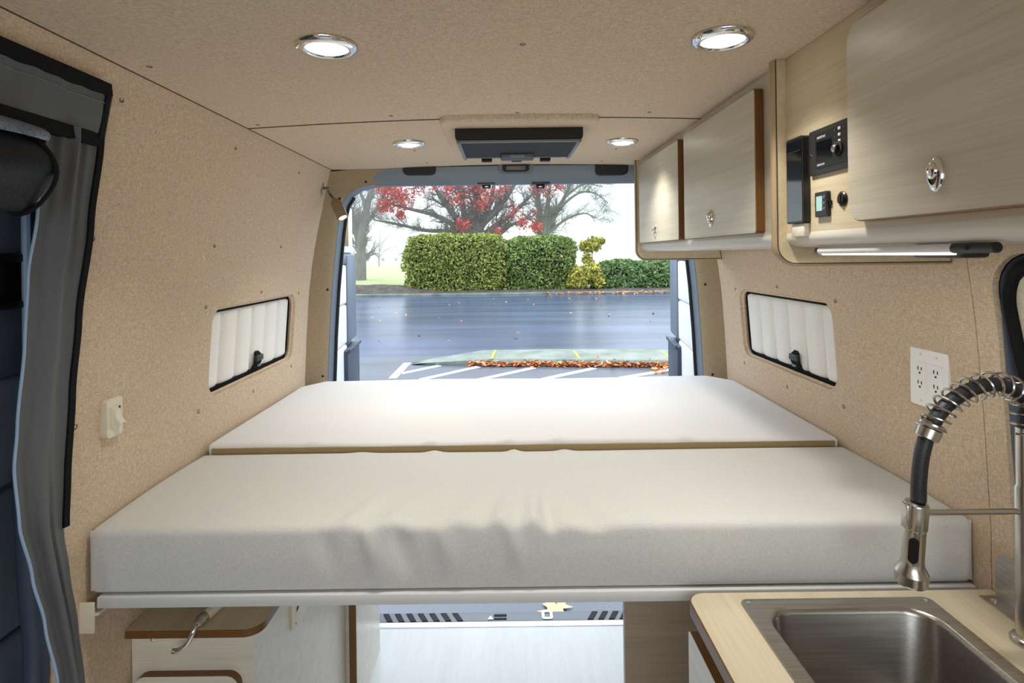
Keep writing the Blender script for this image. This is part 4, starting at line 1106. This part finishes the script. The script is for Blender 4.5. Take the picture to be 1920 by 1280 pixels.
# loose yellow-green shrub between them
ys = thing('shrub', 'loose yellow-green shrub between the tall hedge and the low hedge', 'shrub', at_y(1095, 553, 34.6))
r = random.Random(4); pts = []
for (px, py, rr, k) in ((1112, 458, 16, 420), (1098, 462, 13, 300), (1088, 520, 22, 700), (1108, 508, 20, 600), (1078, 530, 16, 400), (1100, 485, 10, 160), (1120, 525, 16, 400), (1127, 452, 8, 90)):
    c = at_y(px, py, 34.6)
    for _ in range(k):
        d = Vector((r.gauss(0, 1), r.gauss(0, 1), r.gauss(0, 1))); d = d.normalized()*rr*34.6/F*r.random()**.4; pts.append(c+d)
b = MB(); leaf_quads(b, pts, .24, r); b.build('foliage', 'yellowleaf', ys, merge=False, sharp=180)
b = MB(); g0 = at_y(1098, 554, 34.6)
for (px, py) in ((1112, 460), (1090, 500), (1120, 500), (1100, 470)):
    b.tube(smooth_path([g0, g0.lerp(at_y(px, py, 34.6), .5)+Vector((.1, 0, 0)), at_y(px, py, 34.6)], 5), [.05]*4+[.035]*4+[.02]*3, 6)
b.build('stems', 'soil', ys)

# trees in the mist
M['bark'] = pattern('wet_bark', [(.35, rgb(70, 64, 60)), (.65, rgb(108, 102, 92))], [((4, 4, 1), 1), ((20, 20, 6), .6)], .85)
M['mossbark'] = pattern('mossy_bark', [(.35, rgb(74, 78, 62)), (.65, rgb(112, 116, 92))], [((4, 4, 1), 1), ((20, 20, 6), .6)], .85)
M['redleaf'] = leafmat('red_leaf', rgb(140, 44, 42), rgb(190, 66, 56), rgb(206, 96, 66), 1.5)
def twig(b, p, d, L, r0, lev, R):
    pts = [p]; n = 5; dd = d.copy(); rad = [r0]
    for i in range(n):
        dd = (dd + Vector((R.gauss(0, .16), R.gauss(0, .16), R.gauss(.04, .14)))).normalized()
        pts.append(pts[-1]+dd*L/n); rad.append(r0*(1-.8*(i+1)/n))
    b.tube(pts, rad, 5, caps=False)
    if lev > 0:
        for i in range(1, n+1):
            for _ in range(2 if lev > 1 else 1):
                a = (dd+Vector((R.gauss(0, .75), R.gauss(0, .55), R.gauss(.1, .55)))).normalized()
                twig(b, pts[i], a, L*R.uniform(.4, .65), rad[i]*.7+.004, lev-1, R)
def tree(name, label, y, stems, m, seed, leaves=None, lev=2, jitter=1.2, group=None, twl=1.7):
    R = random.Random(seed); base = at_y(*stems[0][0][0], y)
    t = thing(name, label, 'tree', (base.x, y, GZ+.1), group); b = MB()
    for pxs, r0 in stems:
        dj = R.uniform(-jitter, jitter); pts = [at_y(px, py, y+dj*i/len(pxs)) for i, (px, py) in enumerate(pxs)]
        sp_ = smooth_path(pts, 6); n = len(sp_)
        b.tube(sp_, [max(.03, r0*(1-.78*i/(n-1))) for i in range(n)], 8, caps=False)
        for i in range(3, n, 1):
            if R.random() < .8:
                tdir = (sp_[min(i+1, n-1)]-sp_[i-1]).normalized()
                a = (tdir+Vector((R.gauss(0, .8), R.gauss(0, .6), R.gauss(.15, .5)))).normalized()
                twig(b, sp_[i], a, twl*R.uniform(.6, 1.3), max(.018, r0*(1-.78*i/(n-1))*.4), lev, R)
    b.build('branches', m, t, merge=False, sharp=180)
    if leaves:
        pts = []
        for (px, py, rr, k) in [(a_, b_, c_*1.1, int(d_*1.6)) for a_, b_, c_, d_ in leaves]:
            c = at_y(px, py, y-.8)
            for _ in range(k):
                d = Vector((R.gauss(0, .55), R.gauss(0, .55), R.gauss(0, .55)))*rr*y/F; pts.append(c+d)
        lb_ = MB(); leaf_quads(lb_, pts, .26, R); lb_.build('red_leaves', 'redleaf', t, merge=False, sharp=180)
    return t
YT = 45.0
tree('maple_tree', 'large bare-branched tree with patches of red leaves behind the clipped hedge', YT, [
    (((886, 545), (888, 450), (893, 400), (896, 345), (894, 290)), .62),
    (((882, 470), (862, 432), (820, 405), (770, 392), (722, 380)), .30), (((880, 470), (850, 436), (800, 432), (745, 420), (700, 412)), .24),
    (((882, 460), (862, 420), (838, 385), (812, 345), (795, 300)), .34), (((886, 460), (872, 410), (864, 360), (850, 300)), .36),
    (((890, 450), (905, 420), (935, 390), (962, 350), (985, 300)), .36), (((892, 455), (920, 430), (955, 405), (990, 372), (1015, 345)), .30),
    (((895, 470), (935, 440), (962, 420), (1000, 405)), .24), (((892, 440), (912, 400), (925, 355), (930, 300)), .3)], 'bark', 11,
    [(735, 352, 22, 330), (722, 385, 13, 190), (752, 372, 18, 240), (722, 350, 14, 150), (750, 403, 8, 110), (785, 346, 16, 170), (868, 421, 12, 120), (862, 372, 14, 130), (842, 352, 12, 110), (905, 382, 14, 120), (898, 350, 13, 120),
     (945, 350, 12, 70), (965, 395, 14, 60), (980, 420, 10, 90), (1003, 425, 8, 80), (880, 345, 20, 130), (925, 360, 16, 60), (930, 432, 10, 40), (815, 348, 10, 50)])
tree('mossy_tree', 'leaning mossy tree with bare twigs right of the big red-leaved tree', YT+1.5, [
    (((1018, 545), (1016, 440), (1012, 400), (1006, 350), (1000, 290)), .42), (((1018, 470), (1028, 430), (1048, 390), (1068, 350), (1085, 310)), .3),
    (((1050, 388), (1085, 362), (1115, 362), (1140, 380)), .12), (((1025, 440), (1060, 412), (1095, 400), (1118, 410)), .13), (((1060, 368), (1095, 345), (1130, 350)), .12),
    (((1018, 440), (1026, 390), (1032, 345), (1040, 300)), .26)], 'mossbark', 23,
    [(1020, 352, 16, 150), (1005, 350, 10, 70), (1048, 348, 10, 60), (1000, 400, 9, 40), (1008, 424, 6, 40)], twl=1.5)
tree('broad_tree', 'tall misty bare tree at the left edge of the rear opening', 52, [
    (((676, 531), (677, 480), (678, 440), (690, 380), (706, 320), (712, 270)), .56), (((677, 470), (684, 430), (700, 400), (722, 360)), .26),
    (((677, 470), (664, 420), (655, 370), (660, 310)), .34), (((688, 390), (674, 350), (680, 300)), .2)], 'bark', 31, lev=2, twl=2.0)
tree('sapling', 'small faint tree far off in the mist between cars and hedge', 78, [
    (((711, 512), (711, 480), (712, 455), (712, 425)), .13), (((711, 482), (724, 468), (745, 462)), .07), (((711, 482), (697, 466), (682, 458)), .07), (((711, 475), (718, 455), (728, 440)), .06)], 'bark', 37, lev=1, twl=1.6)

# cars parked in the mist
def car(px, py, y, label, colm):
    c = at_y(px, py, y); c.z = lawn_z(c.x, y+.8); t = thing('car', label, 'car', c, 'cars parked in the mist'); z0 = c.z-.02
    side_ = [(-2.2, .35), (-2.2, .75), (-2.05, .95), (-1.3, 1.02), (-.7, 1.5), (.7, 1.55), (1.5, 1.02), (2.1, .92), (2.25, .6), (2.2, .35)]
    MB().prism([(c.x+a, z0+h) for a, h in side_], 'y', y, y+1.7).build('body', colm, t, sharp=30)
    MB().prism([(c.x+a, z0+h) for a, h in [(-1.15, 1.04), (-.65, 1.43), (.62, 1.47), (1.2, 1.04)]], 'y', y-.01, y+1.71).build('windows', 'screen', t)
    for dx in (-1.35, 1.35): MB().lathe([(.32, -.1), (.32, .1)], (c.x+dx, y+.08, z0+.32), (0, 1, 0), 20).build('wheel', 'rubber', t)
car(703, 490, 96, 'white car in the mist left of the faint small tree', 'white')
car(757, 491, 97, 'white car in the mist between the faint small tree and the hedge', 'white')
car(668, 491, 99, 'pale car in the mist, mostly behind the trunk of the misty tree', 'lightgrey')

# fallen leaves
M['litter'] = leafmat('fallen_leaf', rgb(166, 84, 40), rgb(216, 132, 78), rgb(230, 184, 134), 6)
r = random.Random(9); b = MB(); pts = []
for _ in range(1500):
    px = 875+r.random()**.8*390; p = at_z(px, 684.5+r.gauss(0, .9)+ (px-900)/390*2.0, GZ); pts.append(Vector((p.x, p.y-.05, GZ+.01+abs(r.gauss(0, .05)))))
for _ in range(240): pts.append(at_z(r.uniform(1225, 1290), r.uniform(676, 700), GZ)+Vector((0, 0, .03)))
leaf_quads(b, pts, .105, r, .6)
b.build('leaf_litter', 'litter', merge=False, kind='stuff', label='orange autumn leaves heaped in the gutter along the kerbed island', category='leaves')
b = MB(); pts = [Vector((r.uniform(2.5, 10.5), 32.5+abs(r.gauss(0, .5)), GZ+.02+r.random()*.14)) for _ in range(500)] + [Vector((r.uniform(-6, 6), r.uniform(15, 32), GZ+.012)) for _ in range(45)]
leaf_quads(b, pts, .15, r, .7)
b.build('scattered_leaves', 'litter', merge=False, kind='stuff', label='scattered orange leaves along the far edge of the wet road', category='leaves')
c = at_z(1041, 1143, GZ+.006); lf = MB(); star = []
for i in range(22):
    a = 2*math.pi*i/22+.2; rr = (.125, .085, .105, .07, .055, .085, .115, .08, .105, .06, .05)[i % 11]
    star.append((c.x+rr*math.cos(a), c.y+rr*math.sin(a)))
lf.add([(c.x, c.y, c.z+.012)] + [(x, y, c.z+.002+.008*(k % 2)) for k, (x, y) in enumerate(star)], [[0, 1+k, 1+(k+1) % 22] for k in range(22)])
lf.tube([(c.x, c.y, c.z+.012), (c.x+.05, c.y+.12, c.z+.01), (c.x+.06, c.y+.2, c.z+.004)], .003, 5)
lf.build('fallen_leaf', mat('yellow_fallen_leaf', rgb(222, 190, 130), .6), label='single yellow maple leaf on the asphalt behind the bumper', category='leaf')

# mist beyond the hedge
fg = NT('mist'); tr_ = fg.t; tr_.nodes.remove(fg.p)
vs = fg.n('VolumeScatter'); vs.inputs['Density'].default_value = .03; vs.inputs['Color'].default_value = (.30, .31, .325, 1)
fg.l(vs.outputs[0], tr_.nodes['Material Output'].inputs['Volume'])
MB().box(-90, 90, 37.8, 150, GZ-.2, 9).build('mist', fg.m, kind='stuff', label='pale mist hanging over the lawn behind the hedges', category='mist')
